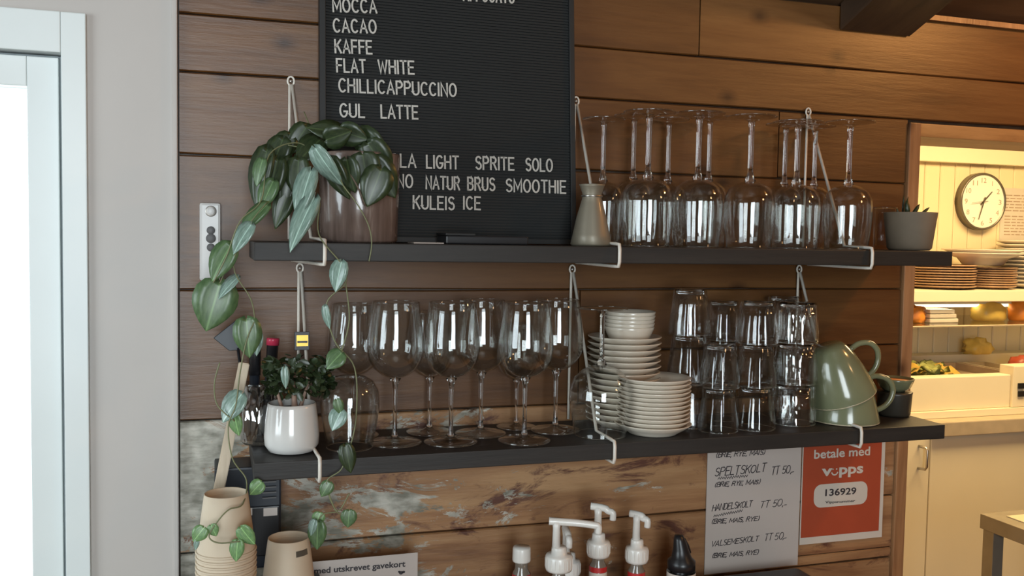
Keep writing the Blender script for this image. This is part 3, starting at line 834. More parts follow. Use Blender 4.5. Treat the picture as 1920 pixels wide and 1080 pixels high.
# saucers and cups
def dish(name, cat, R_, h, rb, group, mat, lip=0.002):
    bm = bmesh.new()
    lathe(bm, [(0, 0.0006), (rb*0.9, 0.0006), (rb, 0.0002), (rb*1.03, 0.002), (R_*0.85, h*0.55), (R_, h-lip*0.3), (R_+0.0006, h+lip*0.3), (R_-0.001, h+lip*0.6), (R_*0.82, h*0.55+lip), (rb, 0.0035), (0, 0.0030)], 44)
    o = newobj(name, bm, mat, smooth=True); tag(o, '', cat, group); return o
ordn = ['lowest', 'second lowest', 'third from the bottom', 'fourth from the bottom', 'fifth from the bottom', 'sixth from the bottom', 'seventh from the bottom', 'eighth from the bottom',
        'ninth from the bottom', 'tenth from the bottom', 'eleventh from the bottom', 'twelfth from the bottom', 'thirteenth from the bottom', 'fourteenth from the bottom', 'fifteenth from the bottom', 'sixteenth from the bottom']
sa = dish('saucer', 'saucer', 0.0600, 0.0165, 0.038, 'cream saucers in the front stack', M['china']); u = []
q = at(1224, 797, -0.142)
n = 12
for k in range(n):
    w_ = ordn[k] if k < n-1 else 'topmost'
    place(sa, u, (q.x+random.uniform(-.0006, .0006), -0.142, LT+0.0004+k*0.0068), 'cream saucer in the front stack, %s' % w_, (1.04, 1.04, 1.0) if k == 0 else 1.0)
sb = dish('saucer', 'saucer', 0.0615, 0.0150, 0.036, 'cream saucers in the back stack', M['china']); u = []
q = at(1169, 700, -0.0800)
n = 15; pitch = 0.0090
ztop = at(1169, 630, -0.08).z
z0s = ztop-0.015-(n-1)*pitch
while z0s < LT: n -= 1; z0s = ztop-0.015-(n-1)*pitch
pitch = (ztop-0.015-LT-0.0006)/(n-1)
for k in range(n):
    w_ = ordn[k] if k < n-1 else 'topmost'
    place(sb, u, (q.x+random.uniform(-.0008, .0008), -0.080, LT+0.0004+k*pitch), 'cream saucer in the back stack, %s' % w_)
zc = LT+0.0004+(n-1)*pitch+0.0035
bm = bmesh.new()
lathe(bm, [(0, 0.0), (0.026, 0.0), (0.034, 0.008), (0.0405, 0.022), (0.0425, 0.028), (0.0415, 0.0288), (0.039, 0.022), (0.032, 0.010), (0.024, 0.003), (0, 0.003)], 40)
cu_ = tag(newobj('china_bowl', bm, M['china'], smooth=True), '', 'bowl', 'small cream bowls nested on the back saucers'); u = []
q2 = at(1180, 600, -0.080)
for k, lab in enumerate(('lowest small cream bowl nested on the back saucer stack', 'second small cream bowl nested on the back saucer stack', 'middle small cream bowl nested on the back saucer stack', 'fourth small cream bowl nested on the back saucer stack', 'topmost small cream bowl nested on the back saucer stack')):
    place(cu_, u, (q2.x+0.0015*k*0.3, -0.080, zc+k*0.0063), lab)

# ------------------------------------------------------------------ green mugs, tipped and nested
def mug(lab, loc, tilt, hang):
    t = thing('mug', lab, 'mug', world=False, group='sage green mugs stacked upside down')
    bm = bmesh.new()
    o_ = [(0.0585, 0.0), (0.0590, 0.003), (0.0550, 0.020), (0.0490, 0.045), (0.0400, 0.072), (0.030, 0.090), (0.024, 0.096), (0, 0.0965)]
    i_ = [(0.0555, 0.0), (0.0520, 0.020), (0.0460, 0.045), (0.0370, 0.070), (0.026, 0.088), (0, 0.091)]
    lathe(bm, o_, 44); lathe(bm, i_, 44); lathe(bm, [(0.0585, 0.0), (0.057, -0.001), (0.0555, 0.0)], 44)
    newobj('body', bm, M['greenglaze'], t, True)
    a0 = math.radians(hang)
    hp = [(0.038, 0.074), (0.056, 0.078), (0.076, 0.072), (0.086, 0.056), (0.083, 0.038), (0.072, 0.024), (0.0555, 0.016)] if hang else []
    pts = smoothpath([(r*math.cos(a0)-0.008 if False else r*math.cos(a0), r*math.sin(a0), z) for r, z in hp], 5)
    bm = bmesh.new(); tube(bm, pts, 0.0050, 10)
    newobj('handle', bm, M['greenglaze'], t, True)
    bm = bmesh.new(); tube(bm, [(0.057*math.cos(a), 0.057*math.sin(a), 0.0002) for a in [2*PI*k/36 for k in range(36)]], 0.0019, 8, True); newobj('rim', bm, M['greenin'], t, True)
    t.rotation_euler = (0, math.radians(-tilt), 0)
    t.location = loc
    return t
q = at(1583, 790, -0.130)
mug('sage green mug upside down on the shelf, with another one tipped on top', (q.x, -0.130, LT+0.0025), 0, -14)
mug('sage green mug tipped over on top of the upside-down green mug', (q.x-0.006, -0.130, LT+0.0450), 21, -8)
# small bowl on a dark tub by the doorway
q = at(1675, 780, -0.105)
t = thing('glazed_bowl', 'small dark-rimmed bowl with orange inside on a dark tub behind the mugs', 'bowl', (q.x, -0.105, LT+0.045))
bm = bmesh.new(); lathe(bm, [(0, 0.0), (0.018, 0.0), (0.028, 0.008), (0.033, 0.020), (0.034, 0.024), (0.032, 0.024), (0.026, 0.012), (0, 0.006)], 32, (q.x, -0.105, LT+0.0452)); newobj('body', bm, M['greenglaze'], t, True)
bm = bmesh.new(); lathe(bm, [(0, 0.0185), (0.0295, 0.0195), (0.0285, 0.0175), (0, 0.016)], 28, (q.x, -0.105, LT+0.0452)); newobj('contents', bm, M['carrot'], t, True)
bm = bmesh.new(); lathe(bm, [(0, 0), (0.026, 0), (0.029, 0.004), (0.031, 0.040), (0.032, 0.044), (0.028, 0.0445), (0, 0.0445)], 28, (q.x, -0.105, LT+0.0003))
tag(newobj('dark_tub', bm, M['tubgrey'], smooth=True), 'dark round tub under the small bowl behind the green mugs', 'tub')

# ------------------------------------------------------------------ upper shelf: pitcher, device, pots
q = at(1108, 455, -0.150)
t = thing('pitcher', 'pewter-grey conical pitcher with narrow neck next to the letter board', 'pitcher', (q.x, -0.15, UT))
bm = bmesh.new(); lathe(bm, [(0, 0.0), (0.030, 0.0), (0.0325, 0.003), (0.029, 0.018), (0.0235, 0.045), (0.0175, 0.066), (0.0150, 0.075), (0.0150, 0.081), (0.0190, 0.093), (0.0205, 0.096), (0.0185, 0.096), (0.0135, 0.082), (0.0135, 0.074), (0.020, 0.05), (0.027, 0.01), (0, 0.006)], 36, (q.x, -0.150, UT+0.0002))
newobj('body', bm, M['pitcher'], t, True)
bm = bmesh.new(); tube(bm, [(q.x+0.0155*math.cos(a), -0.150+0.0155*math.sin(a), UT+0.078) for a in [2*PI*k/28 for k in range(28)]], 0.0016, 6, True); newobj('neck_ring', bm, M['steel'], t, True)

pa, pb = at(832, 455, -.135), at(985, 455, -.135)
t = thing('black_case', 'flat black plastic case lying before the letter board', 'case', (pa.x, -.13, UT))
box('case_body', pa.x, pb.x, -0.150, -0.090, UT+0.0003, UT+0.013, M['black'], t, bev=0.002)
box('case_lid', pa.x-0.001, pa.x+0.045, -0.1515, -0.0885, UT+0.0132, UT+0.0165, M['boardframe'], t, bev=0.001)
pa, pb = at(772, 455, -.15), at(828, 455, -.15)
tag(box('folded_note', pa.x, pb.x, -0.165, -0.12, UT+0.0004, UT+0.0022, M['paper']), 'small white folded note on the upper shelf beside the black case', 'note')
# grey pot with succulent
q = at(1705, 455, -0.115)
t = thing('potted_succulent', 'grey concrete pot with a small dark succulent at the shelf end', 'potted plant', (q.x, -.115, UT))
bm = bmesh.new(); lathe(bm, [(0, 0.0), (0.034, 0.0), (0.038, 0.004), (0.0455, 0.066), (0.0460, 0.068), (0.0420, 0.068), (0.0405, 0.055), (0, 0.055)], 44, (q.x, -.115, UT+0.0003)); newobj('pot', bm, M['potgrey'], t, True)
bm = bmesh.new(); lathe(bm, [(0.0400, 0.0552), (0.03, 0.060), (0, 0.062)], 28, (q.x, -.115, UT)); newobj('soil', bm, M['soil'], t, True)
for dx, dy, hgt, lx, wd in ((-0.006, 0, 0.030, -0.004, 0.006), (0.010, 0.006, 0.024, 0.014, 0.005), (0.012, -0.01, 0.018, 0.020, 0.004), (-0.018, 0.008, 0.016, -0.006, 0.003), (-0.004, 0.016, 0.040, 0.002, 0.0026), (0.004, 0.018, 0.038, 0.005, 0.0026)):
    bm = bmesh.new()
    b0 = Vector((q.x+dx, -.115+dy, UT+0.060))
    tube(bm, [b0, b0+Vector((lx*0.3, 0, hgt*0.4)), b0+Vector((lx*0.7, 0, hgt*0.75)), b0+Vector((lx, 0, hgt))], wd*0.6, 8)
    for i, v in enumerate(bm.verts): pass
    ring = [0.6, 1.35, 1.1, 0.25]
    for i, v in enumerate(bm.verts):
        c = [b0, b0+Vector((lx*0.3, 0, hgt*0.4)), b0+Vector((lx*0.7, 0, hgt*0.75)), b0+Vector((lx, 0, hgt))][i//8]
        v.co = c+(v.co-c)*ring[i//8]
    newobj('leaf', bm, M['leafdark'], t, True)
q = at(1657, 455, -0.060)
t = thing('small_tumbler', 'small upright tumbler half hidden behind the grey concrete pot', 'tumbler', (q.x, -.06, UT), )
bm = bmesh.new(); lathe(bm, [(0, 0.0), (0.018, 0), (0.0195, 0.004), (0.0215, 0.078), (0.0195, 0.078), (0.0175, 0.008), (0, 0.008)], 32, (q.x, -.060, UT+0.0003)); newobj('side', bm, M['tumbler'], t, True)
bm = bmesh.new(); tube(bm, [(q.x+0.0205*math.cos(a), -.06+0.0205*math.sin(a), UT+0.078) for a in [2*PI*k/28 for k in range(28)]], 0.0014, 6, True); newobj('rim', bm, M['solid'], t, True)

# ------------------------------------------------------------------ leaves
def leaf_mesh(name, mat, heart=True):
    bm = bmesh.new(); rowsl = []
    T = [0.0, 0.06, 0.18, 0.34, 0.5, 0.66, 0.82, 0.93, 1.0]
    W = [0.05, 0.34, 0.47, 0.5, 0.46, 0.36, 0.22, 0.09, 0.0] if heart else [0.0, 0.16, 0.33, 0.45, 0.48, 0.42, 0.28, 0.12, 0.0]
    for t, w_ in zip(T, W):
        row = []
        for s in (-1, -0.5, 0, 0.5, 1):
            x = t; y = s*w_
            if heart and t < 0.3: x = t-0.12*abs(s)*(1-t/0.3)
            z = 0.10*abs(s)*w_*1.2-0.16*(t-0.4)**2
            row.append(bm.verts.new((x, y, z)))
        rowsl.append(row)
    for a, b in zip(rowsl, rowsl[1:]):
        for k in range(4):
            try: bm.faces.new((a[k], a[k+1], b[k+1], b[k]))
            except ValueError: pass
    bmesh.ops.remove_doubles(bm, verts=bm.verts[:], dist=1e-5)
    bmesh.ops.solidify(bm, geom=bm.faces[:], thickness=0.012)
    me = bpy.data.meshes.new(name); bm.normal_update(); bm.to_mesh(me); bm.free()
    for p in me.polygons: p.use_smooth = True
    me.materials.append(mat); return me
LM = {k: leaf_mesh('leaf_'+k, M['leaf'+k]) for k in ('dark', 'mid', 'pale', 'fresh')}
def leaf(root, bxp, byp, tx, ty, wpx, y, kind, dy=0.0, roll=0.0):
    p0 = at(bxp, byp, y); p1 = at(tx, ty, y+dy)
    ax = p1-p0; L = ax.length; ax.normalize()
    view = (CAM-p0).normalized()
    nz = (view-ax*view.dot(ax)).normalized()
    nz = (Matrix.Rotation(math.radians(roll), 3, ax) @ nz)
    ny = nz.cross(ax)
    S = (p0-CAM).length/F
    wd = wpx*S/max(0.35, math.cos(math.radians(roll)))
    mt = Matrix.Identity(4)
    for i in range(3):
        mt[i][0], mt[i][1], mt[i][2], mt[i][3] = ax[i]*L, ny[i]*wd, nz[i]*L, p0[i]
    o = bpy.data.objects.new('leaf', LM[kind]); COL.objects.link(o)
    o.parent = root; o.matrix_parent_inverse = root.matrix_basis.inverted()
    o.matrix_basis = mt
    return o
def vine(root, pts, r=0.0010, mat='vine', name='vine'):
    bm = bmesh.new(); tube(bm, smoothpath([at(*p) for p in pts], 6), r, 6)
    return newobj(name, bm, M[mat], root, True)

# trailing plant in the brown pot
YP = -0.130
q = at(673, 455, YP)
tp = thing('trailing_houseplant', 'trailing heart-leaved houseplant in a brown glazed pot, vines hanging past both shelves', 'potted plant', (q.x, YP, UT))
bm = bmesh.new(); lathe(bm, [(0, 0.0), (0.052, 0.0), (0.056, 0.004), (0.0575, 0.060), (0.0590, 0.126), (0.0585, 0.129), (0.0545, 0.129), (0.0530, 0.112), (0, 0.112)], 48, (q.x, YP, UT+0.0003)); newobj('pot', bm, M['potbrown'], tp, True)
bm = bmesh.new(); lathe(bm, [(0.0526, 0.1125), (0.03, 0.118), (0, 0.120)], 32, (q.x, YP, UT)); newobj('soil', bm, M['soil'], tp, True)
for a in [
    # crown, dark
    (600, 262, 556, 305, 48, -.14, 'dark', -.02, 20), (588, 250, 540, 258, 42, -.10, 'dark', 0, 10), (545, 256, 508, 300, 44, -.12, 'dark', 0, 0), (575, 238, 540, 290, 44, -.12, 'dark', 0, 10), (640, 250, 575, 238, 38, -.15, 'dark', 0, 30),
    (530, 262, 505, 330, 46, -.13, 'dark', 0, 25), (500, 282, 478, 392, 42, -.15, 'dark', 0, 30), (520, 300, 500, 385, 48, -.16, 'dark', 0, 15), (548, 300, 528, 400, 44, -.15, 'dark', 0, 0), (560, 300, 556, 372, 46, -.17, 'dark', 0, 20),
    (545, 350, 515, 430, 40, -.15, 'dark', 0, 10), (575, 320, 560, 400, 44, -.14, 'dark', 0, 0), (512, 340, 487, 395, 34, -.17, 'mid', 0, 20), (492, 300, 480, 350, 24, -.18, 'mid', 0, 30),
    (612, 262, 660, 246, 44, -.17, 'dark', -.01, 15), (640, 246, 690, 262, 46, -.165, 'dark', -.01, 10), (672, 252, 728, 288, 52, -.16, 'dark', -.02, 15), (690, 270, 735, 330, 58, -.18, 'dark', 0, 10), (680, 290, 690, 350, 60, -.20, 'dark', 0, 10),
    (700, 300, 742, 372, 58, -.19, 'dark', 0, 0), (715, 318, 688, 388, 60, -.21, 'dark', 0, 0), (650, 300, 665, 362, 44, -.20, 'dark', 0, 30), (605, 250, 650, 240, 34, -.12, 'dark', 0, 20), (620, 300, 655, 375, 40, -.19, 'dark', 0, 20),
    # pale leaves hanging over the shelf
    (592, 280, 642, 350, 36, -.205, 'pale', 0, 35), (582, 322, 556, 410, 40, -.215, 'pale', -.01, 20), (588, 372, 542, 472, 38, -.225, 'pale', -.01, 25), (590, 380, 560, 450, 30, -.215, 'pale', 0, 40),
    (470, 422, 436, 476, 30, -.215, 'pale', 0, 40), (500, 385, 445, 440, 28, -.20, 'mid', 0, 30),
    # long vine towards the door
    (432, 460, 396, 528, 46, -.20, 'mid', 0, 20), (445, 520, 408, 560, 20, -.19, 'pale', 0, 55), (412, 532, 386, 622, 80, -.17, 'mid', 0, 0), (462, 600, 468, 672, 52, -.19, 'leaf' and 'mid', 0, 0),
    (486, 626, 480, 668, 20, -.18, 'pale', 0, 30), (452, 740, 416, 792, 40, -.20, 'pale', 0, 30), (440, 780, 448, 818, 24, -.20, 'fresh', 0, 20),
    # vine in front of the bracket
    (640, 492, 628, 548, 34, -.218, 'pale', 0, 20), (610, 575, 618, 618, 16, -.215, 'pale', 0, 20), (640, 662, 612, 692, 36, -.215, 'mid', 0, 20), (640, 770, 622, 808, 34, -.215, 'pale', 0, 20),
    (632, 750, 640, 778, 20, -.215, 'mid', 0, 0), (648, 836, 658, 888, 32, -.218, 'dark', 0, 0), (534, 690, 536, 730, 16, -.21, 'pale', 0, 0),
    # lowest tips
    (490, 905, 468, 928, 28, -.215, 'fresh', 0, 10), (382, 990, 362, 1016, 28, -.285, 'fresh', 0, 0), (396, 985, 406, 1006, 20, -.285, 'fresh', 0, 10), (452, 990, 478, 1022, 28, -.285, 'fresh', 0, 20), (446, 1014, 442, 1054, 26, -.285, 'fresh', 0, 10), (370, 1012, 366, 1032, 10, -.285, 'pale', 0, 10),
    (618, 905, 602, 932, 26, -.215, 'mid', 0, 0), (655, 958, 652, 990, 30, -.215, 'mid', 0, 0), (600, 962, 592, 985, 24, -.215, 'fresh', 0, 0), (596, 980, 594, 1032, 34, -.22, 'mid', 0, 10), (590, 976, 582, 1005, 16, -.222, 'pale', 0, 30)]:
    leaf(tp, *a)
for pts in (
    [(600, 300, -.14), (560, 268, -.15), (505, 290, -.17), (490, 375, -.20), (450, 415, -.215), (425, 480, -.215), (400, 530, -.21)],
    [(500, 380, -.20), (462, 430, -.21), (438, 500, -.205), (470, 560, -.20), (478, 600, -.19)],
    [(438, 500, -.205), (425, 505, -.20), (412, 532, -.18)],
    [(478, 600, -.19), (462, 640, -.20), (450, 700, -.205), (442, 760, -.21), (428, 800, -.21), (436, 860, -.215), (462, 900, -.215), (455, 945, -.262), (430, 955, -.276), (410, 975, -.284), (392, 1005, -.286), (410, 1018, -.288), (450, 1015, -.286)],
    [(412, 680, -.20), (402, 720, -.20), (408, 760, -.20), (440, 790, -.205)],
    [(640, 300, -.16), (640, 340, -.21), (668, 380, -.215), (690, 420, -.216), (697, 455, -.216), (692, 490, -.214)],
    [(600, 380, -.215), (598, 440, -.22), (640, 495, -.216), (648, 530, -.214), (612, 570, -.213), (628, 640, -.213), (665, 690, -.212), (668, 780, -.212), (655, 840, -.213), (640, 845, -.213)],
    [(648, 530, -.214), (655, 600, -.213), (640, 660, -.213)],
    [(655, 840, -.213), (640, 880, -.213), (612, 905, -.214), (632, 958, -.214), (655, 925, -.214)],
    [(612, 905, -.214), (620, 935, -.214), (632, 960, -.214), (648, 965, -.214)],
    [(632, 960, -.214), (605, 965, -.216), (594, 985, -.218)],
    [(570, 210, -.05), (585, 245, -.10), (605, 285, -.13)], [(540, 272, -.14), (575, 280, -.14), (620, 300, -.13)]):
    vine(tp, pts, 0.00095)
vine(tp, [(640, 300, -.19), (668, 345, -.205), (685, 385, -.206)], 0.0013, 'vinebrown')

# ------------------------------------------------------------------ white pot with little tree
YW = -0.140
q = at(547, 840, YW)
t = thing('potted_bonsai', 'small leafy bonsai in a rounded glossy white pot on the lower shelf', 'potted plant', (q.x, YW, LT))
bm = bmesh.new(); lathe(bm, [(0, 0.0), (0.024, 0.0), (0.033, 0.003), (0.0385, 0.012), (0.0392, 0.025), (0.0375, 0.045), (0.0348, 0.066), (0.0338, 0.0715), (0.0318, 0.0715), (0.0325, 0.060), (0, 0.060)], 48, (q.x, YW, LT+0.0003)); newobj('pot', bm, M['potwhite'], t, True)
bm = bmesh.new(); lathe(bm, [(0.0322, 0.0602), (0.02, 0.064), (0, 0.065)], 28, (q.x, YW, LT)); newobj('soil', bm, M['soil'], t, True)
b0 = Vector((q.x+0.004, YW, LT+0.064))
for dx, dxx, r in ((0.0, -0.002, 0.0048), (0.008, 0.012, 0.0032), (-0.018, -0.010, 0.003)):
    bm = bmesh.new(); tube(bm, smoothpath([b0+Vector((dx, 0, 0)), b0+Vector((dx+dxx*.4, .002, 0.015)), b0+Vector((dx+dxx, 0, 0.038))], 4), r, 8, r2=r*0.5); newobj('trunk', bm, M['bark'], t, True)
bm = bmesh.new(); random.seed(11)
for k in range(420):
    a, b, rr = random.uniform(0, 2*PI), random.uniform(-0.9, 1), random.uniform(0.5, 1)**0.5
    c = b0+Vector((0.006+0.047*rr*math.cos(a), 0.024*rr*math.sin(a), 0.047+0.032*b*math.sqrt(max(0, 1-rr*rr*0.5))-0.10*abs(0.02*math.cos(a))))
    ln = random.uniform(0.010, 0.017); d = Vector((random.uniform(-1, 1), random.uniform(-1, 0.6), random.uniform(-0.9, 0.6))).normalized()
    s_ = d.orthogonal().normalized(); s_ = Matrix.Rotation(random.uniform(0, 6), 3, d) @ s_; nn = d.cross(s_)
    vs = [bm.verts.new(c+d*ln*p+s_*ln*w_+nn*ln*h_) for p, w_, h_ in ((0, 0, 0), (0.3, .28, .06), (0.7, .27, .06), (1, 0, 0), (0.7, -.27, .06), (0.3, -.28, .06), (0.5, 0, -.06))]
    for i in range(6): bm.faces.new((vs[i], vs[(i+1) % 6], vs[6]))
newobj('foliage', bm, M['leafdark'], t, True, kind='stuff')

# glass jar with pens and a black scraper behind the white pot
q = at(487, 765, -0.070)
JX, JY = q.x, -0.070
t = thing('glass_jar', 'clear crackled glass jar holding pens behind the white pot', 'jar', (JX, JY, LT))
bm = bmesh.new(); lathe(bm, [(0, 0.0), (0.024, 0), (0.028, 0.004), (0.030, 0.090), (0.028, 0.090), (0.0265, 0.007), (0, 0.007)], 36, (JX, JY, LT+0.0003)); newobj('side', bm, M['crackle'], t, True)
bm = bmesh.new(); tube(bm, [(JX+0.029*math.cos(a), JY+0.029*math.sin(a), LT+0.0905) for a in [2*PI*k/28 for k in range(28)]], 0.0014, 6, True); newobj('rim', bm, M['solid'], t, True)
def rodthing(name, lab, cat, p0, p1, r, mat, cap=None, capmat=None):
    p0, p1 = Vector(p0), Vector(p1)
    t = thing(name, lab, cat, p0)
    d = (p1-p0)
    bm = bmesh.new(); tube(bm, [p0, p0+d*0.05, p0+d*(1-(cap or 0)-0.001)], r, 12); newobj('barrel', bm, mat, t, True)
    if cap:
        bm = bmesh.new(); tube(bm, [p0+d*(1-cap), p0+d*0.985, p1], r*1.12, 12); newobj('cap', bm, capmat, t, True)
    return t
q = at(512, 634, -0.075)
rodthing('marker_pen', 'thick black marker pen with a pink cap in the glass jar', 'pen', (JX+0.010, JY-0.004, LT+0.012), (q.x, -0.075, q.z), 0.0085, M['black'], 0.07, M['pink'])
q = at(478, 655, -0.06)
rodthing('marker_pen', 'thick dark marker pen without pink, standing in the glass jar', 'pen', (JX-0.008, JY+0.006, LT+0.012), (q.x, -0.062, q.z), 0.0078, M['navy'], 0.3, M['black'])
q = at(438, 628, -0.075)
t = thing('spatula', 'dark triangular spatula leaning out of the glass jar towards the door', 'spatula', (JX-0.014, JY-0.010, LT+0.012))
bm = bmesh.new()
tri = [at(400, 634, -.080), at(448, 596, -.080), at(464, 655, -.080), at(430, 658, -.080)]
f0 = [bm.verts.new(p) for p in tri]; f1 = [bm.verts.new(p+Vector((0, 0.003, 0))) for p in tri]
bm.faces.new(f0); bm.faces.new(f1[::-1])
for i in range(4): bm.faces.new((f0[i], f1[i], f1[(i+1) % 4], f0[(i+1) % 4]))
bmesh.ops.bevel(bm, geom=bm.edges[:], offset=0.0008, segments=1, affect='EDGES')
newobj('blade', bm, M['navy'], t)
bm = bmesh.new(); tube(bm, [(JX-0.015, JY-0.010, LT+0.014), tuple(at(446, 652, -.0785))], 0.0022, 8); newobj('handle', bm, M['black'], t, True)
# gold and black tag on the bracket
a_, b_ = at(552, 622, -.102), at(580, 656, -.102)
t = thing('hanging_tag', 'small black tag with a gold print hanging on the wire bracket', 'tag', (a_.x, -.102, b_.z))
box('card', a_.x, b_.x, -.104, -.101, b_.z, a_.z, M['black'], t, bev=0.0006)
bm = bmesh.new(); bx(bm, a_.x+0.003, b_.x-0.002, -.1048, -.1041, b_.z+0.006, a_.z-0.005); newobj('gold_print', bm, M['gold'], t)
bm = bmesh.new(); bx(bm, a_.x+0.004, b_.x-0.003, -.1054, -.1049, b_.z+0.011, b_.z+0.014)
newobj('dark_print', bm, M['black'], t)

# ------------------------------------------------------------------ remote on the wall
a_, b_ = at(374, 380, -.016), at(414, 526, -.016)
t = thing('wall_remote', 'slim white remote control held on the plank wall beside the door', 'remote', ((a_.x+b_.x)/2, -.016, b_.z))
box('case', a_.x, b_.x, -.028, -.0155, b_.z, a_.z, M['remote'], t, bev=0.004)
cx = (a_.x+b_.x)/2+0.001
def disc(name, x, z, r, y0, y1, mat, parent):
    bm = bmesh.new()
    mt = Matrix.Translation((x, y0, z)) @ Matrix.Rotation(PI/2, 4, 'X')
    lathe(bm, [(0, 0), (r, 0), (r, abs(y1-y0)*0.7), (r*0.9, abs(y1-y0)), (0, abs(y1-y0))], 24, mat=mt)
    return newobj(name, bm, mat, parent, True)
for py, r, mt_, nm in ((396, 0.0082, 'steel', 'button_ring'), (432, 0.0062, 'button', 'button'), (447, 0.0072, 'button', 'button'), (464, 0.0060, 'button', 'button')):
    z = at(394, py, -.028).z
    disc(nm, cx, z, r, -.0279, -.0293, M[mt_], t)
disc('button', cx, at(394, 396, -.028).z, 0.0055, -.0294, -.0303, M['remote'], t)

# ------------------------------------------------------------------ papers on the wall
pa = at(1325, 850, -.0155); pb = at(1500, 1063, -.0155)
t = thing('paper_menu', 'white paper with handwritten prices taped under the lower shelf', 'paper', (pa.x, -.0155, -0.62))
zb_ = at(1321, 1077, -.0155).z
MX0, MX1 = at(1322, 1000, -.0155).x, at(1498, 960, -.0155).x
box('sheet', MX0, MX1, -.0168, -.0158, zb_, -0.345, M['paper'], t)
NW = Vector((0, -1, 0))
def mp(px, py): return at(px, py, -.0171)
def hand(s, x0, y0, x1, y1, h, w_=0.0010, parent=t, mat=None, slant=0.25):
    strokes(s, mp(x0, y0), mp(x1, y1), h, w_, NW, 0.0003, 'handwriting', mat or M['ink'], parent, slant=slant, jit=0.08, gap=0.14, space=0.4)
random.seed(5)
hand('(BRIE, RYE, MAIS)', 1342, 858, 1433, 852, 0.0085, 0.0013)
hand('SPELTSKOLT', 1340, 893, 1434, 884, 0.0150, 0.0015)
hand('TT 50,-', 1446, 891, 1488, 886, 0.0150, 0.0014)
hand('(BRIE, RYE, MAIS)', 1340, 913, 1424, 907, 0.0078, 0.0013)
hand('HANDELSKOLT', 1335, 958, 1409, 950, 0.0110, 0.0013)
hand('TT 50,-', 1424, 953, 1474, 948, 0.0125, 0.0012)
hand('(BRIE, MAIS, RYE)', 1334, 982, 1422, 976, 0.0080, 0.0013)
hand('VALSEMESKOLT', 1333, 1025, 1421, 1014, 0.0095, 0.0012)
hand('TT 50,-', 1433, 1014, 1474, 1010, 0.0125, 0.0012)
hand('(BRIE, MAIS, RYE)', 1335, 1046, 1421, 1039, 0.0080, 0.0013)
bm = bmesh.new()
for (x0, y0, x1, y1) in ((1346, 897, 1402, 892), (1338, 968, 1392, 957)):
    p0, p1 = mp(x0, y0), mp(x1, y1)
    pts = []
    for k in range(26): pts.append(((p1-p0).length*k/25, 0.0022*(1 if k % 2 else -1)*random.uniform(0.6, 1.2)))
    ribbon(bm, pts, 0.0009, p0, (p1-p0).normalized(), Vector((0, 0, 1)), NW, 0.0003)
newobj('crossed_out_word', bm, M['ink'], t)

PX0, PX1 = at(1501, 940, -.0155).x, at(1655, 940, -.0155).x
zbp = at(1575, 1014, -.0155).z
t = thing('payment_poster', 'orange-red payment poster with a number, pinned by the doorway', 'poster', (PX0, -.0155, zbp))
box('sheet', PX0, PX1, -.0168, -.0158, zbp, -0.345, M['posterwhite'], t)
bm = bmesh.new(); bx(bm, PX0+0.002, PX1-0.0085, -.0174, -.0169, zbp+0.0135, -0.345); newobj('red_print', bm, M['red'], t)
def pp(px, py): return at(px, py, -.0176)
printed('betale med', pp(1526, 860), pp(1631, 853), 1, NW, 'lettering', M['posterwhite'], t, h=0.0175, bold=0.02)
printed('v', pp(1540, 892), pp(1560, 891), 1, NW, 'lettering', M['posterwhite'], t, h=0.0205, bold=0.03)
printed('pps', pp(1573, 889), pp(1618, 886), 1, NW, 'lettering', M['posterwhite'], t, h=0.0200, bold=0.03)
bm = bmesh.new()
c0 = pp(1565, 884); ux = Vector((1, 0, 0))
ribbon(bm, [(0.0068*math.cos(a), 0.0066*math.sin(a)) for a in [math.radians(200+140*k/10) for k in range(11)]], 0.0026, c0, ux, Vector((0, 0, 1)), NW, 0.0003)
for sx_ in (-1, 1):
    pts = [(sx_*0.0042+0.0015*math.cos(a), 0.0045+0.0015*math.sin(a)) for a in [2*PI*k/10 for k in range(10)]]
    f_ = [bm.verts.new(c0+ux*p[0]+Vector((0, 0, 1))*p[1]+NW*0.0003) for p in pts]; bm.faces.new(f_)
newobj('smile_mark', bm, M['posterwhite'], t)
# rounded number field
a_, b_ = pp(1526, 928), pp(1626, 928)
xr0, xr1, zc_, hh = a_.x, b_.x, (at(1576, 927, -.0176)).z, 0.0225
bm = bmesh.new(); rr = 0.016; pts = []
for cx_, cz_, a0 in ((xr1-rr, zc_+hh-rr, 0), (xr0+rr, zc_+hh-rr, 90), (xr0+rr, zc_-hh+rr, 180), (xr1-rr, zc_-hh+rr, 270)):
    for k in range(7):
        a = math.radians(a0+15*k); pts.append((cx_+rr*math.cos(a), cz_+rr*math.sin(a)))
v0 = [bm.verts.new((x, -.0176, z)) for x, z in pts]; v1 = [bm.verts.new((x, -.0179, z)) for x, z in pts]
bm.faces.new(v1)
for i in range(len(pts)): bm.faces.new((v0[i], v0[(i+1) % len(pts)], v1[(i+1) % len(pts)], v1[i]))
newobj('number_field', bm, M['posterwhite'], t)
def pn(px, py): return at(px, py, -.0180)
printed('136929', pn(1547, 930), pn(1605, 926), 1, NW, 'lettering', M['ink'], t, h=0.0135, bold=0.02)
printed('Vippsnummer', pn(1547, 944), pn(1603, 941), 1, NW, 'lettering', M['ink'], t, h=0.0052, bold=0.01)

# ------------------------------------------------------------------ counter under the shelves
CZ = -0.715
ct = thing('serving_counter', 'assumed long wooden serving counter under the shelves carrying bottles and cups', 'counter', (0.5, -0.3, ZF))  # assumed, out of view below the bottles
box('worktop', -0.05, 1.25, -0.62, -0.018, CZ-0.03, CZ, M['headwood'], ct, bev=0.003)
box('cabinet_body', -0.03, 1.23, -0.58, -0.018, ZF, CZ-0.0305, M['cream'], ct)
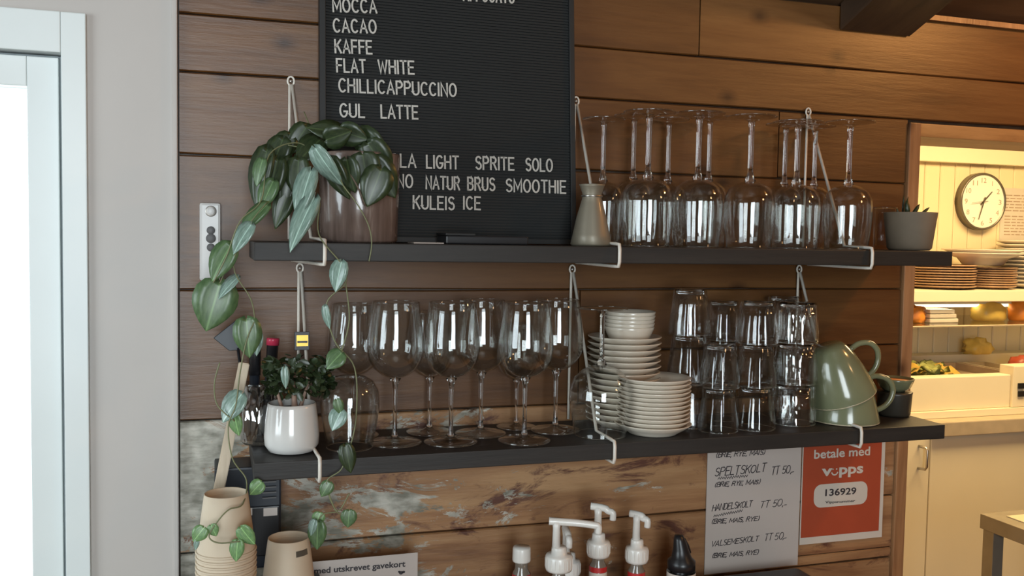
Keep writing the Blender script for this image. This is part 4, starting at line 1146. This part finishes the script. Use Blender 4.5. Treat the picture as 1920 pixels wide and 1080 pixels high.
# card standing
a_, b_ = at(520, 1040, -.10), at(783, 1036, -.10)
t = thing('gift_card_sign', 'white standing card with bold serif gift voucher text', 'sign', (a_.x, -.10, CZ))
zcd = at(700, 1043, -.10).z
box('card', a_.x, b_.x, -.1012, -.1000, CZ+0.001, zcd, M['paper'], t)
box('foot', a_.x+0.02, b_.x-0.02, -.125, -.060, CZ+0.0002, CZ+0.003, M['paper'], t)
printed('Betale med utskrevet gavekort', at(538, 1080, -.1015), at(760, 1062, -.1015), 1, NW, 'lettering', M['ink'], t, h=0.0095, bold=0.025)
bm = bmesh.new()
p = at(752, 1074, -.1015)
for (dx, dz, r) in ((0, 0, 0.0035), (0.004, 0.001, 0.0025), (-0.003, 0.002, 0.002)):
    f_ = [bm.verts.new((p.x+dx+r*math.cos(a), -.1016, p.z+dz+r*math.sin(a)*0.8)) for a in [2*PI*k/10 for k in range(10)]]; bm.faces.new(f_)
newobj('printed_mark', bm, M['ink'], t)
# black box hanging under the shelf
a_, b_ = at(402, 900, -.075), at(526, 1058, -.075)
t = thing('receipt_printer', 'black receipt printer on the wall just below the lower shelf end', 'printer', ((a_.x+b_.x)/2, -.05, b_.z))
box('housing', a_.x, b_.x, -.085, -.016, b_.z, LB-0.0015 if False else -0.349, M['navy'], t, bev=0.003)
bm = bmesh.new(); bx(bm, at(460, 1000, -.086).x, b_.x-0.002, -.090, -.0852, b_.z+0.02, b_.z+0.095, 0.002); newobj('front_panel', bm, M['black'], t)
p0, p1 = at(494, 953, -.0905), at(520, 966, -.0905)
box('white_label', p0.x, p1.x, -.0910, -.0902, p1.z, p0.z, M['paper'], t)
p0, p1 = at(463, 953, -.0905), at(473, 966, -.0905)
box('white_label', p0.x, p1.x, -.0910, -.0902, p1.z, p0.z, M['paper'], t)
for k in range(4):
    z = at(500, 905+k*10, -.0905).z
    box('paper_slot', at(492, 940, -.09).x, at(518, 940, -.09).x, -.0912, -.0902, z, z+0.002, M['button'], t)

# paper cups, upside down and nested
def cup_proto(name, group):
    t = thing(name, '', 'paper cup', world=False, group=group)
    bm = bmesh.new()
    lathe(bm, [(0.0375, 0.002), (0.0352, 0.02), (0.0305, 0.058), (0.0278, 0.0775), (0.0272, 0.0780), (0.0266, 0.0770), (0.0270, 0.070), (0, 0.070)], 40)
    lathe(bm, [(0.0369, 0.002), (0.0298, 0.058), (0.0268, 0.0698)], 40)
    newobj('side', bm, M['cup'], t, True)
    bm = bmesh.new(); tube(bm, [(0.0378*math.cos(a), 0.0378*math.sin(a), 0.0018) for a in [2*PI*k/36 for k in range(36)]], 0.0017, 8, True); newobj('rolled_rim', bm, M['cup'], t, True)
    return t
cp = cup_proto('paper_cup', 'kraft paper cups nested upside down'); u = []
yy = -0.235
ztop = at(423, 924, yy).z; p = at(424, 960, yy)
zb_ = ztop-0.078
CB = -0.505     # top of the added, unseen cup caddy
cd_ = thing('added_cup_support', 'added unseen black caddy on the counter under the paper cup stacks', 'support', (0.06, -0.22, CZ))  # added box below the view that holds up the shortened cup stacks
box('support_box', -0.049, 0.145, -0.285, -0.125, CZ+0.0003, CB-0.003, M['black'], cd_, bev=0.003)
box('support_top', -0.050, 0.147, -0.287, -0.123, CB-0.0029, CB, M['navy'], cd_, bev=0.001)
cnt = int((zb_-CB)/0.0066)
ORD = ['', 'second', 'third', 'fourth', 'fifth', 'sixth', 'seventh', 'eighth', 'ninth', 'tenth', 'eleventh', 'twelfth', 'thirteenth', 'fourteenth', 'fifteenth', 'sixteenth', 'seventeenth', 'eighteenth', 'nineteenth', 'twentieth']
ords = lambda k, n: 'topmost' if k == n-1 else ('lowest' if k == 0 else '%s from the top' % ORD[n-1-k] if n-1-k < 20 else 'last seen')
for k in range(cnt+1):
    z = CB+0.0003+(zb_-CB)*k/cnt
    place(cp, u, (p.x, yy, z), 'kraft paper cup in the tall upside-down stack, %s' % ords(k, cnt+1))
yy = -0.205
p = at(541, 1040, yy); ztop = at(541, 1007, yy).z; zb_ = ztop-0.078; cnt = max(1, int((zb_-CB)/0.0072))
for k in range(cnt+1):
    z = CB+0.0003+(zb_-CB)*k/cnt
    c = place(cp, u, (p.x, yy, z), 'kraft paper cup in the lower upside-down stack beside the card, %s' % ords(k, cnt+1))
    if k == cnt: topc = (p.x, yy, z)
bm = bmesh.new()
for i, (c0_, c1_) in enumerate(((-75, -38),)):
    n_ = 10; lo, hi = [], []
    for k in range(n_+1):
        a = math.radians(c0_+(c1_-c0_)*k/n_)
        for arr, zz_, rr_ in ((lo, 0.058, 0.0305), (hi, 0.066, 0.0294)):
            arr.append(bm.verts.new((topc[0]+(rr_+0.0004)*math.cos(a), topc[1]+(rr_+0.0004)*math.sin(a), topc[2]+zz_)))
    for k in range(n_): bm.faces.new((lo[k], lo[k+1], hi[k+1], hi[k]))
tag(newobj('cup_sticker', bm, M['clockrim'], smooth=True), 'small grey sticker on the side of the lower cup stack', 'sticker')
# wooden paddle leaning behind the cups
p0, p1 = at(404, 950, -.155), at(458, 680, -.125)
bm = bmesh.new()
q0 = Vector((p0.x-0.030, -0.165, CZ+0.002)); 
d = (p1-p0).normalized(); q0 = p0+d*((CB+0.0045-p0.z)/d.z)
sx_ = Vector((1, 0, 0)); sd = d.cross(Vector((0, -1, 0))).normalized()
vs = []
for base in (q0, p1):
    for s1, s2 in ((-1, -1), (1, -1), (1, 1), (-1, 1)):
        vs.append(bm.verts.new(base+sd*0.0075*s1+Vector((0, 0.004*s2, 0))))
for i in range(4): bm.faces.new((vs[i], vs[(i+1) % 4], vs[4+(i+1) % 4], vs[4+i]))
bm.faces.new(vs[:4][::-1]); bm.faces.new(vs[4:])
bmesh.ops.bevel(bm, geom=bm.edges[:], offset=0.0012, segments=2, affect='EDGES')
tag(newobj('wooden_stick', bm, M['stick']), 'long pale wooden stick leaning up past the lower shelf behind the cups', 'stick')

# ------------------------------------------------------------------ syrup bottles
def bottle(label, px, py_collar, y, kind, heads=(), collar_r=0.0200, group='pump bottles on the counter'):
    c = at(px, py_collar, y); z = c.z; x = c.x
    t = thing('pump_bottle' if kind == 'pump' else 'sauce_bottle', label, 'bottle', (x, y, CZ), group)
    zb = CZ+0.0003
    neck = z-0.012
    R_ = 0.030
    if kind == 'squeeze': R_ = 0.024
    bm = bmesh.new()
    if kind == 'squeeze':
        lathe(bm, [(0, zb), (R_*0.9, zb), (R_, zb+0.006), (R_, neck-0.05), (R_*0.9, neck-0.036), (collar_r*0.72, neck-0.016), (collar_r*0.70, neck+0.004), (0, neck+0.004)], 36, (x, y, 0))
    else:
        lathe(bm, [(0, zb), (R_*0.9, zb), (R_, zb+0.006), (R_, neck-0.115), (R_*0.9, neck-0.095), (0.0165, neck-0.062), (0.0148, neck-0.046), (0.0142, neck-0.018), (0.0100, neck-0.010), (0.0100, neck+0.004), (0, neck+0.004)], 36, (x, y, 0))
    newobj('bottle_body', bm, M['syrup'] if kind != 'squeeze' else M['black'], t, True)
    bm = bmesh.new(); zl0, zl1 = neck-0.15, neck-0.052
    if kind == 'pump':
        # neck band in red and white, then a white label
        lathe(bm, [(R_+0.0004, zb+0.012), (R_+0.0005, neck-0.118)], 36, (x, y, 0)); lathe(bm, [(0.01505, neck-0.042), (0.01475, neck-0.027)], 36, (x, y, 0)); newobj('paper_label', bm, M['posterwhite'], t, True)
        bm = bmesh.new(); lathe(bm, [(0.0170, neck-0.062), (0.0151, neck-0.0425)], 36, (x, y, 0)); lathe(bm, [(0.0148, neck-0.0265), (0.0145, neck-0.018)], 36, (x, y, 0)); newobj('red_label', bm, M['redlabel'], t, True)
        bm = bmesh.new(); lathe(bm, [(0, -0.006), (collar_r, -0.006), (collar_r*1.06, -0.002), (collar_r*1.06, 0.016), (collar_r*0.98, 0.019), (collar_r*0.62, 0.020), (collar_r*0.58, 0.030), (collar_r*0.52, 0.032), (0, 0.032)], 36, (x, y, z-0.008), flute=None)
        newobj('screw_collar', bm, M['white_plastic'], t, True)
        bm = bmesh.new()
        for k in range(20):
            a = 2*PI*k/20
            tube(bm, [(x+collar_r*1.06*math.cos(a), y+collar_r*1.06*math.sin(a), z-0.009), (x+collar_r*1.06*math.cos(a), y+collar_r*1.06*math.sin(a), z+0.006)], 0.0006, 4)
        newobj('grip_ribs', bm, M['white_plastic'], t, kind='stuff')
        for (ox, top_py, dirx, diry, ln, drop) in heads:
            zt2 = at(px+ox, top_py, y).z; xo = x+ox*0.00087
            bm = bmesh.new(); lathe(bm, [(0, 0), (0.0068, 0), (0.0058, (zt2-z)*0.5), (0.0068, zt2-z-0.022), (0, zt2-z-0.020)], 20, (xo, y, z+0.023-0.003)); newobj('pump_shaft', bm, M['white_plastic'], t, True)
            dv = Vector((dirx, diry, 0)).normalized()
            h0 = Vector((xo, y, zt2-0.004))
            pts = smoothpath([h0-dv*0.012+Vector((0, 0, 0.002)), h0+Vector((0, 0, 0.0015)), h0+dv*ln*0.5, h0+dv*(ln-0.008)+Vector((0, 0, -drop*0.35)), h0+dv*ln+Vector((0, 0, -drop*0.6)), h0+dv*ln+Vector((0, 0, -drop-0.008))], 4)
            bm = bmesh.new(); tube(bm, pts, 0.0062, 14, r2=0.0052); newobj('spout', bm, M['white_plastic'], t, True)
    elif kind == 'cap':
        lathe(bm, [(0.0170, neck-0.062), (0.0152, neck-0.044), (0.0146, neck-0.018)], 36, (x, y, 0)); newobj('red_label', bm, M['redlabel'], t, True)
        bm = bmesh.new(); lathe(bm, [(0, -0.010), (collar_r*0.92, -0.010), (collar_r*0.95, -0.008), (collar_r*0.92, 0.010), (collar_r*0.86, 0.013), (0, 0.013)], 36, (x, y, z)); newobj('screw_cap', bm, M['white_plastic'], t, True)
    else:
        lathe(bm, [(R_+0.0004, zl0), (R_+0.0005, z-0.028)], 36, (x, y, 0))
        bm2 = bm; newobj('paper_label', bm2, M['posterwhite'], t, True)
        bm = bmesh.new(); lathe(bm, [(0, -0.024), (R_*0.98, -0.024), (R_*0.98, -0.010), (R_*0.72, -0.004), (R_*0.55, 0.010), (R_*0.42, 0.026), (R_*0.30, 0.034), (0, 0.035)], 32, (x, y, z)); 
        for v in bm.verts:
            hh_ = max(0, v.co.z-z); v.co.x -= hh_*0.18
        newobj('nozzle_cap', bm, M['black'], t, True)
        bm = bmesh.new(); tube(bm, [(x-0.002, y, z+0.014), (x+0.006, y, z+0.024), (x+0.010, y, z+0.014), (x+0.014, y, z+0.002)], 0.004, 10); newobj('flip_lid', bm, M['black'], t, True)
    return t
bottle('pump bottle with two crossed white spouts, nearest the white-capped bottle', 1048, 1052, -0.150, 'pump', [(-6, 975, 1, -0.35, 0.066, 0.008)], 0.0205)
bottle('pump bottle half hidden behind the one with the long spout', 1066, 1062, -0.088, 'pump', [(-6, 992, -0.2, -1, 0.028, 0.01)], 0.0185)
bottle('tallest pump bottle, standing in the middle of the row', 1122, 1026, -0.120, 'pump', [(-2, 948, 0.8, -0.5, 0.024, 0.010)], 0.0180)
bottle('pump bottle standing next to the black squeeze bottle', 1194, 1037, -0.118, 'pump', [(-2, 962, 0.75, -0.6, 0.018, 0.010)], 0.0180)
bottle('dark bottle with a plain white screw cap and red label', 978, 1040, -0.120, 'cap', (), 0.0155, 'sauce bottles on the counter')
bottle('black squeeze bottle with a pointed nozzle before the handwritten paper', 1278, 1040, -0.120, 'squeeze', (), 0.0190, 'sauce bottles on the counter')
a_, b_ = at(1325, 1078, -.10), at(1520, 1072, -.10)
t = thing('black_appliance', 'low black appliance on the counter under the handwritten paper', 'appliance', (a_.x, -.10, CZ))
box('housing', a_.x, b_.x, -.16, -.06, CZ+0.0003, at(1430, 1070, -.06).z, M['black'], t, bev=0.006)
box('control_strip', a_.x+0.02, b_.x-0.02, -.1625, -.1602, CZ+0.04, CZ+0.07, M['button'], t)

# ------------------------------------------------------------------ kitchen beyond the doorway
KY = 1.9
kw = wallroot('wall_kitchen')
box('wall_core', 1.1, 4.6, KY, KY+0.1, ZF, 0.9, M['cream'], kw)
pw = 0.0835; x = 2.0; i = 0
while x < 4.5:
    bm = bmesh.new(); bx(bm, x+0.0012, x+pw-0.0012, KY-0.012, KY-0.0002, -0.74, 0.363)
    es = [e for e in bm.edges if abs(e.verts[0].co.y-(KY-0.012)) < 1e-5 and abs(e.verts[1].co.y-(KY-0.012)) < 1e-5 and abs(e.verts[0].co.x-e.verts[1].co.x) < 1e-5]
    bmesh.ops.bevel(bm, geom=es, offset=0.004, segments=1, affect='EDGES')
    newobj('wall_panel', bm, M['cream'], kw); x += pw; i += 1
zk0, zk1 = at(1800, 306, KY-0.03).z, at(1800, 272, KY-0.03).z
structure(box('trim_3', 1.12, 4.58, KY-0.045, KY-0.0002, zk0, zk1+0.05, M['creambright'], bev=0.004))
structure(box('wall_kitchen_left', 1.10, 1.16, 0.10, KY, ZF, 0.9, M['cream']))
structure(box('ceiling_kitchen', 1.1, 4.6, 0.10, KY+0.1, 0.85, 0.92, M['cream']))

# clock
c = at(1842, 378, KY-0.04); CR = (at(1842, 324, KY-.04).z-at(1842, 432, KY-.04).z)/2
t = thing('wall_clock', 'round wall clock with grey rim and white face in the kitchen', 'clock', (c.x, KY-.013, c.z))
mt = Matrix.Translation((c.x, KY-0.0125, c.z)) @ Matrix.Rotation(PI/2, 4, 'X')
bm = bmesh.new(); lathe(bm, [(0, 0), (CR, 0), (CR, 0.030), (CR*0.985, 0.036), (CR*0.93, 0.036), (CR*0.915, 0.030), (0, 0.030)], 56, mat=mt); newobj('rim', bm, M['clockrim'], t, True)
bm = bmesh.new(); lathe(bm, [(CR*0.914, 0.0302), (CR*0.914, 0.0316), (0, 0.0316)], 56, mat=mt); newobj('face', bm, M['clockface'], t)
FY = KY-0.0125-0.0318
for hN in range(1, 13):
    a = math.radians(90-30*hN); r_ = CR*0.74
    x_, z_ = c.x+r_*math.cos(a), c.z+r_*math.sin(a)
    wn = CR*0.10*(1.6 if hN > 9 else (0.8 if hN > 1 else -0.25))
    printed(str(hN), (x_-wn/2-0.003, FY, z_-CR*0.09), (x_+wn/2+0.003, FY, z_-CR*0.09), 1, NW, 'numeral', M['tray'], t, h=CR*0.18)
def hand_(ang, ln, wd, nm, y):
    a = math.radians(ang); d = Vector((math.cos(a), 0, math.sin(a))); s_ = Vector((-d.z, 0, d.x))
    p = Vector((c.x, y, c.z)); bm = bmesh.new()
    for yy in (0, -0.002):
        pass
    a4 = [p-d*0.02+s_*wd, p-d*0.02-s_*wd, p+d*ln-s_*wd*0.5, p+d*ln+s_*wd*0.5]
    v0 = [bm.verts.new(q) for q in a4]; v1 = [bm.verts.new(q+Vector((0, -0.0015, 0))) for q in a4]
    bm.faces.new(v0); bm.faces.new(v1[::-1])
    for i in range(4): bm.faces.new((v0[i], v0[(i+1) % 4], v1[(i+1) % 4], v1[i]))
    newobj(nm, bm, M['clockrim'], t)
hand_(44, CR*0.50, 0.0042, 'hour_hand', FY-0.002); hand_(252, CR*0.66, 0.003, 'minute_hand', FY-0.005); hand_(186, CR*0.55, 0.0012, 'second_hand', FY-0.008)
# notice sheet
a_, b_ = at(1878, 352, KY-.014), at(1960, 454, KY-.014)
t = thing('notice_sheet', 'white printed notice on the kitchen wall beside the clock', 'notice', (a_.x, KY-.014, b_.z))
box('sheet', a_.x, b_.x, KY-.0142, KY-.0128, b_.z, a_.z, M['posterwhite'], t)
bm = bmesh.new(); random.seed(2)
z = a_.z-0.035
while z > b_.z+0.02:
    x0 = a_.x+0.025
    while x0 < b_.x-0.03:
        l_ = random.uniform(0.012, 0.04); bx(bm, x0, min(x0+l_, b_.x-0.015), KY-.0150, KY-.0143, z, z+0.004); x0 += l_+0.008
    z -= 0.014 if random.random() > 0.2 else 0.026
newobj('printed_lines', bm, M['tray'], t)

# wall shelf with plates
SY = 1.52
zS = at(1800, 545, SY).z; zS2 = at(1800, 566, SY).z
ks = thing('kitchen_shelf', 'white kitchen shelf stacked with plates above the lit food counter', 'shelf', (3.0, KY, zS))
box('board', 2.1, 4.3, SY, KY-0.013, zS2, zS, M['creambright'], ks, bev=0.003)
box('upright', 2.30, 2.33, 1.56, KY-0.013, -0.42, zS2-0.0005, M['creambright'], ks)
box('upright', 4.1, 4.13, 1.56, KY-0.013, -0.42, zS2-0.0005, M['creambright'], ks)
def platestack(px0, px1, ytop, y, mat, n, lab, group, cat='plate', R_=None):
    p0, p1 = at(px0, 520, y), at(px1, 520, y); r_ = (p1.x-p0.x)/2; xc_ = (p0.x+p1.x)/2
    zt_ = at((px0+px1)/2, ytop, y).z
    pit = (zt_-zS-0.012)/max(1, n-1)
    bm = bmesh.new()
    h_ = max(0.012, pit*1.15)
    lathe(bm, [(0, 0.001), (r_*0.62, 0.0), (r_*0.70, 0.003), (r_*0.97, h_*0.8), (r_, h_), (r_*0.985, h_+0.003), (r_*0.92, h_*0.85+0.003), (r_*0.66, 0.006), (0, 0.005)], 36)
    pl = tag(newobj(cat if cat != 'plate' else 'plate', bm, mat, smooth=True), '', cat, group); uu = []
    for k in range(n):
        wh_ = 'topmost' if k == n-1 else ordn[k]
        place(pl, uu, (xc_+random.uniform(-.003, .003), y, zS+0.0005+k*pit), '%s, %s' % (lab, wh_))
platestack(1708, 1812, 497, 1.68, M['plateb'], 9, 'brown plate in the kitchen stack nearest the doorway', 'brown plates nearest the doorway')
platestack(1817, 1892, 502, 1.66, M['plateb'], 9, 'brown plate in the kitchen stack under the wide white bowl', 'brown plates under the white bowl')
platestack(1886, 1990, 456, 1.70, M['china'], 12, 'white plate in the tall kitchen stack', 'white plates in the tall stack')
# wide white bowls on the second stack
zz = at(1850, 500, 1.66).z+0.006; x_ = (at(1817, 520, 1.66).x+at(1892, 520, 1.66).x)/2
r_ = (at(1892, 480, 1.66).x-at(1778, 480, 1.66).x)/2
bm = bmesh.new(); lathe(bm, [(0, 0), (r_*0.45, 0), (r_*0.5, 0.004), (r_*0.62, 0.030), (r_, 0.050), (r_, 0.054), (r_*0.6, 0.036), (0, 0.010)], 40)
wbw = tag(newobj('wide_bowl', bm, M['china'], smooth=True), 'lower wide-rimmed white bowl on the brown kitchen plates', 'bowl', 'wide white bowls'); u = []
place(wbw, u, (x_-0.04, 1.66, zz), wbw['label']); place(wbw, u, (x_-0.04, 1.66, zz+0.014), 'upper wide-rimmed white bowl on the brown kitchen plates')

# glass cover shelf and refrigerated food counter
GY = 1.55
zG = at(1800, 610, 1.45).z
gs = thing('glass_shelf', 'clear glass shelf under the kitchen shelf holding garnish', 'shelf', (3.0, 1.7, zG))
box('glass_plate', 2.331, 4.099, 1.45, KY-0.014, zG-0.006, zG, M['tumbler'], gs)
bm = bmesh.new(); tube(bm, [(2.331, 1.447, zG-0.003), (4.099, 1.447, zG-0.003)], 0.0042, 6); newobj('edge_profile', bm, M['worktop'], gs)
PYF = 1.36
zp1, zp0 = at(1800, 706, PYF).z, at(1800, 768, PYF).z
x0p = 2.30
xr = at(1895, 720, PYF).x
fc = thing('food_counter', 'steel-fronted refrigerated food counter with open trays under warm light', 'food counter', (3.0, 1.6, zp0))
box('body', x0p, xr, PYF, 1.42, zp0, zp1, M['creambright'], fc, bev=0.004)
box('body_rear', x0p, 4.0, 1.421, KY-0.014, zp0, zp1-0.05, M['creambright'], fc)
box('base_strip', x0p, 4.0, PYF-0.012, 1.42, zp0-0.028, zp0-0.0005, M['creambright'], fc, bev=0.002)
box('rear_rail', x0p, 4.0, KY-0.10, KY-0.014, zp1-0.049, zp1+0.02, M['creambright'], fc)
box('control_panel', xr+0.001, 4.0, PYF-0.01, 1.42, zp0, zp1+0.035, M['creambright'], fc, bev=0.004)
for k in range(2):
    p = at(1913, 724+15*k, PYF-0.012)
    box('switch', p.x-0.012, p.x+0.02, PYF-0.016, PYF-0.0105, p.z-0.01, p.z+0.012, M['black'], fc, bev=0.001)
xt = at(1768, 690, 1.5).x
for xa, xb, mt_ in ((x0p+0.02, xt-0.02, 'steel'), (xt, xt+0.30, 'tray'), (xt+0.32, xt+0.46, 'worktop')):
    bm = bmesh.new(); bx(bm, xa, xb, 1.425, 1.75, zp1-0.049, zp1-0.036)
    for e_ in ((xa, xa+0.012, 1.425, 1.75), (xb-0.012, xb, 1.425, 1.75), (xa+0.012, xb-0.012, 1.425, 1.437), (xa+0.012, xb-0.012, 1.738, 1.75)):
        bx(bm, *e_, zp1-0.036, zp1-0.006)
    newobj('food_tray', bm, M[mt_], fc)
def blob(name, lab, cat, c_, sx_, sy_, sz_, mat, seed, amp=0.22, group=None):
    bm = bmesh.new(); bmesh.ops.create_icosphere(bm, subdivisions=3, radius=1.0); rnd = random.Random(seed)
    ph = [rnd.uniform(0, 6) for _ in range(6)]
    for v in bm.verts:
        n_ = v.co.normalized()
        k = 1+amp*(math.sin(5*n_.x+ph[0])*math.sin(6*n_.y+ph[1])+0.6*math.sin(11*n_.z+ph[2])*math.sin(9*n_.x+ph[3])+0.4*math.sin(17*n_.y+ph[4]))
        v.co = Vector((n_.x*sx_*k, n_.y*sy_*k, max(-0.55, n_.z*k)*sz_+0.55*sz_))+Vector(c_)
    return tag(newobj(name, bm, mat, smooth=True), lab, cat, group)
# leafy salad: many curled leaves
t = thing('salad_greens', 'heap of pale lettuce and greens in the food counter', 'salad', (2.62, 1.5, zp1))
pS = at(1738, 690, 1.50); random.seed(4)
for k in range(22):
    bm = bmesh.new(); cx_, cy_ = pS.x+random.uniform(-0.10, 0.09), 1.52+random.uniform(-0.06, 0.10)
    cz_ = zp1-0.022+random.uniform(0.0, 0.035); s_ = random.uniform(0.03, 0.05); rot = Matrix.Rotation(random.uniform(0, 6), 3, 'Z') @ Matrix.Rotation(random.uniform(-.6, .6), 3, 'X')
    g = []
    for i in range(5):
        row = []
        for j in range(5):
            u_, v_ = i/4-.5, j/4-.5
            row.append(bm.verts.new(Vector((cx_, cy_, cz_))+rot @ Vector((u_*2*s_, v_*2*s_*(1-u_*u_), 0.28*s_*math.sin(8*u_+k)*math.cos(7*v_)+0.012))))
        g.append(row)
    for i in range(4):
        for j in range(4): bm.faces.new((g[i][j], g[i+1][j], g[i+1][j+1], g[i][j+1]))
    bmesh.ops.solidify(bm, geom=bm.faces[:], thickness=0.0015)
    newobj('salad_leaf', bm, M['lettuce'] if k % 4 else M['lemon'], t, True)
p = at(1832, 672, 1.80); blob('cauliflower', 'pale vegetable at the back of the food counter', 'vegetable', (p.x, 1.80, zp1+0.021), 0.07, 0.04, 0.045, M['lemon'], 3, 0.25)
p = at(1893, 675, 1.66); blob('cured_ham', 'red-brown piece of meat in the food counter', 'meat', (p.x, 1.60, zp1-0.048), 0.055, 0.05, 0.055, M['tomato'], 5, 0.12)
zg = zG+0.0005
p = at(1712, 600, 1.60); blob('carrot_heap', 'orange garnish on the glass shelf nearest the doorway', 'garnish', (p.x, 1.60, zg), 0.055, 0.05, 0.045, M['carrot'], 8, 0.2)
p = at(1853, 600, 1.62); blob('lemon_heap', 'round yellow fruit on the glass shelf', 'fruit', (p.x, 1.62, zg), 0.075, 0.06, 0.055, M['lemon'], 9, 0.06)
p0, p1 = at(1727, 600, 1.60), at(1780, 600, 1.60)
bl = None
for k in range(3):
    bm = bmesh.new(); bx(bm, p0.x, p1.x-0.01*k, 1.55, 1.68, zg+k*0.0185, zg+k*0.0185+0.017, 0.004)
    tag(newobj('lidded_tub', bm, M['china']), 'flat pale tub on the glass shelf, %s of the pile' % ('lowest', 'middle', 'topmost')[k], 'tub', 'flat pale tubs')
p = at(1912, 590, 1.60)
t = thing('sauce_jug', 'orange lidded jug on the glass shelf at the picture edge', 'jug', (p.x, 1.60, zg))
bm = bmesh.new(); lathe(bm, [(0, 0), (0.040, 0), (0.045, 0.01), (0.048, 0.085), (0, 0.085)], 28, (p.x, 1.60, zg)); newobj('body', bm, M['carrot'], t, True)
bm = bmesh.new(); lathe(bm, [(0, 0.0855), (0.049, 0.0855), (0.047, 0.095), (0, 0.097)], 28, (p.x, 1.60, zg)); newobj('lid', bm, M['white_plastic'], t, True)
# lamp tube under the shelf
t = thing('strip_lamp', 'bright strip lamp fixed under the kitchen shelf', 'lamp', (3.0, 1.62, zS2))
box('housing', 2.36, 4.05, 1.60, 1.66, zS2-0.016, zS2-0.0005, M['creambright'], t)
bm = bmesh.new(); tube(bm, [(2.38, 1.63, zS2-0.022), (4.03, 1.63, zS2-0.022)], 0.008, 10)
newobj('tube', bm, plain('lit_lamp_tube', (1, 0.9, 0.7), 0.5, emis=((1.0, 0.80, 0.45), 6.0)), t, True)

# worktop and cupboards
xw = at(1747, 830, 1.30).x
zw = at(1850, 790, 1.30).z
box_t = at(1850, 812, 1.28)
wt = tag(box('kitchen_worktop', xw, 4.4, 1.28, KY-0.014, box_t.z-0.006, zp0-0.0285, M['worktop'], bev=0.004), 'beige kitchen worktop under the food counter', 'worktop')
zwt = box_t.z-0.006
cb = thing('kitchen_cupboard', 'cream kitchen cupboard whose door has a chrome bow handle, beside the doorway', 'cupboard', (xw-0.1, 1.3, ZF))
xl = xw-0.42
box('carcass', xl, xw-0.002, 1.325, KY-0.014, ZF, zp0-0.0285, M['cream'], cb)
xd = xw+0.0
box('door', xl+0.002, xw-0.004, 1.305, 1.3245, ZF+0.1, zp0-0.032, M['creambright'], cb, bev=0.002)
h0 = at(1735, 840, 1.27); h1 = at(1735, 882, 1.27)
dd = [o for o in cb.children if o.name.startswith('door')][0]
bm = bmesh.new(); tube(bm, [(h0.x, 1.304, h0.z), (h0.x+0.008, 1.275, h0.z-0.002), (h0.x+0.010, 1.270, h0.z-0.012), (h0.x+0.010, 1.270, h1.z+0.012), (h0.x+0.008, 1.275, h1.z+0.002), (h0.x, 1.304, h1.z)], 0.0050, 10)
hd = newobj('handle', bm, M['steel'], None, True); hd.parent = dd; hd['label'] = 'chrome bow handle'
hd.matrix_parent_inverse = Matrix.Identity(4)
c2 = thing('kitchen_cupboard', 'plain cream kitchen cupboard run under the worktop and food counter', 'cupboard', (xw+0.8, 1.3, ZF))
box('carcass', xw, 4.4, 1.325, KY-0.014, ZF, zwt-0.0005, M['cream'], c2)
box('door', xw+0.002, xw+0.85, 1.305, 1.3245, ZF+0.1, zwt-0.004, M['creambright'], c2, bev=0.002)
box('door', xw+0.854, 4.398, 1.305, 1.3245, ZF+0.1, zwt-0.004, M['creambright'], c2, bev=0.002)

# steel table in the doorway
TC = atz(1838, 963, -0.70)
t = thing('steel_table', 'brushed steel worktable with square legs just inside the doorway', 'table', (TC.x+0.35, TC.y-0.25, ZF))
x0, y1 = TC.x, TC.y
bm = bmesh.new(); bx(bm, x0, x0+0.7, y1-0.50, y1, -0.738, -0.70, 0.0015); newobj('tabletop', bm, M['table_steel'], t)
box('raised_sheet', x0+0.045, x0+0.66, y1-0.46, y1-0.04, -0.6998, -0.6975, M['creambright'], t)
for lx, ly in ((x0+0.006, y1-0.04), (x0+0.66, y1-0.04), (x0+0.006, y1-0.49), (x0+0.66, y1-0.49)):
    box('leg', lx, lx+0.034, ly, ly+0.034, ZF+0.0003, -0.7385, M['table_steel'], t, bev=0.001)
for o in list(bpy.data.objects):
    if '_world' in o: del o['_world']
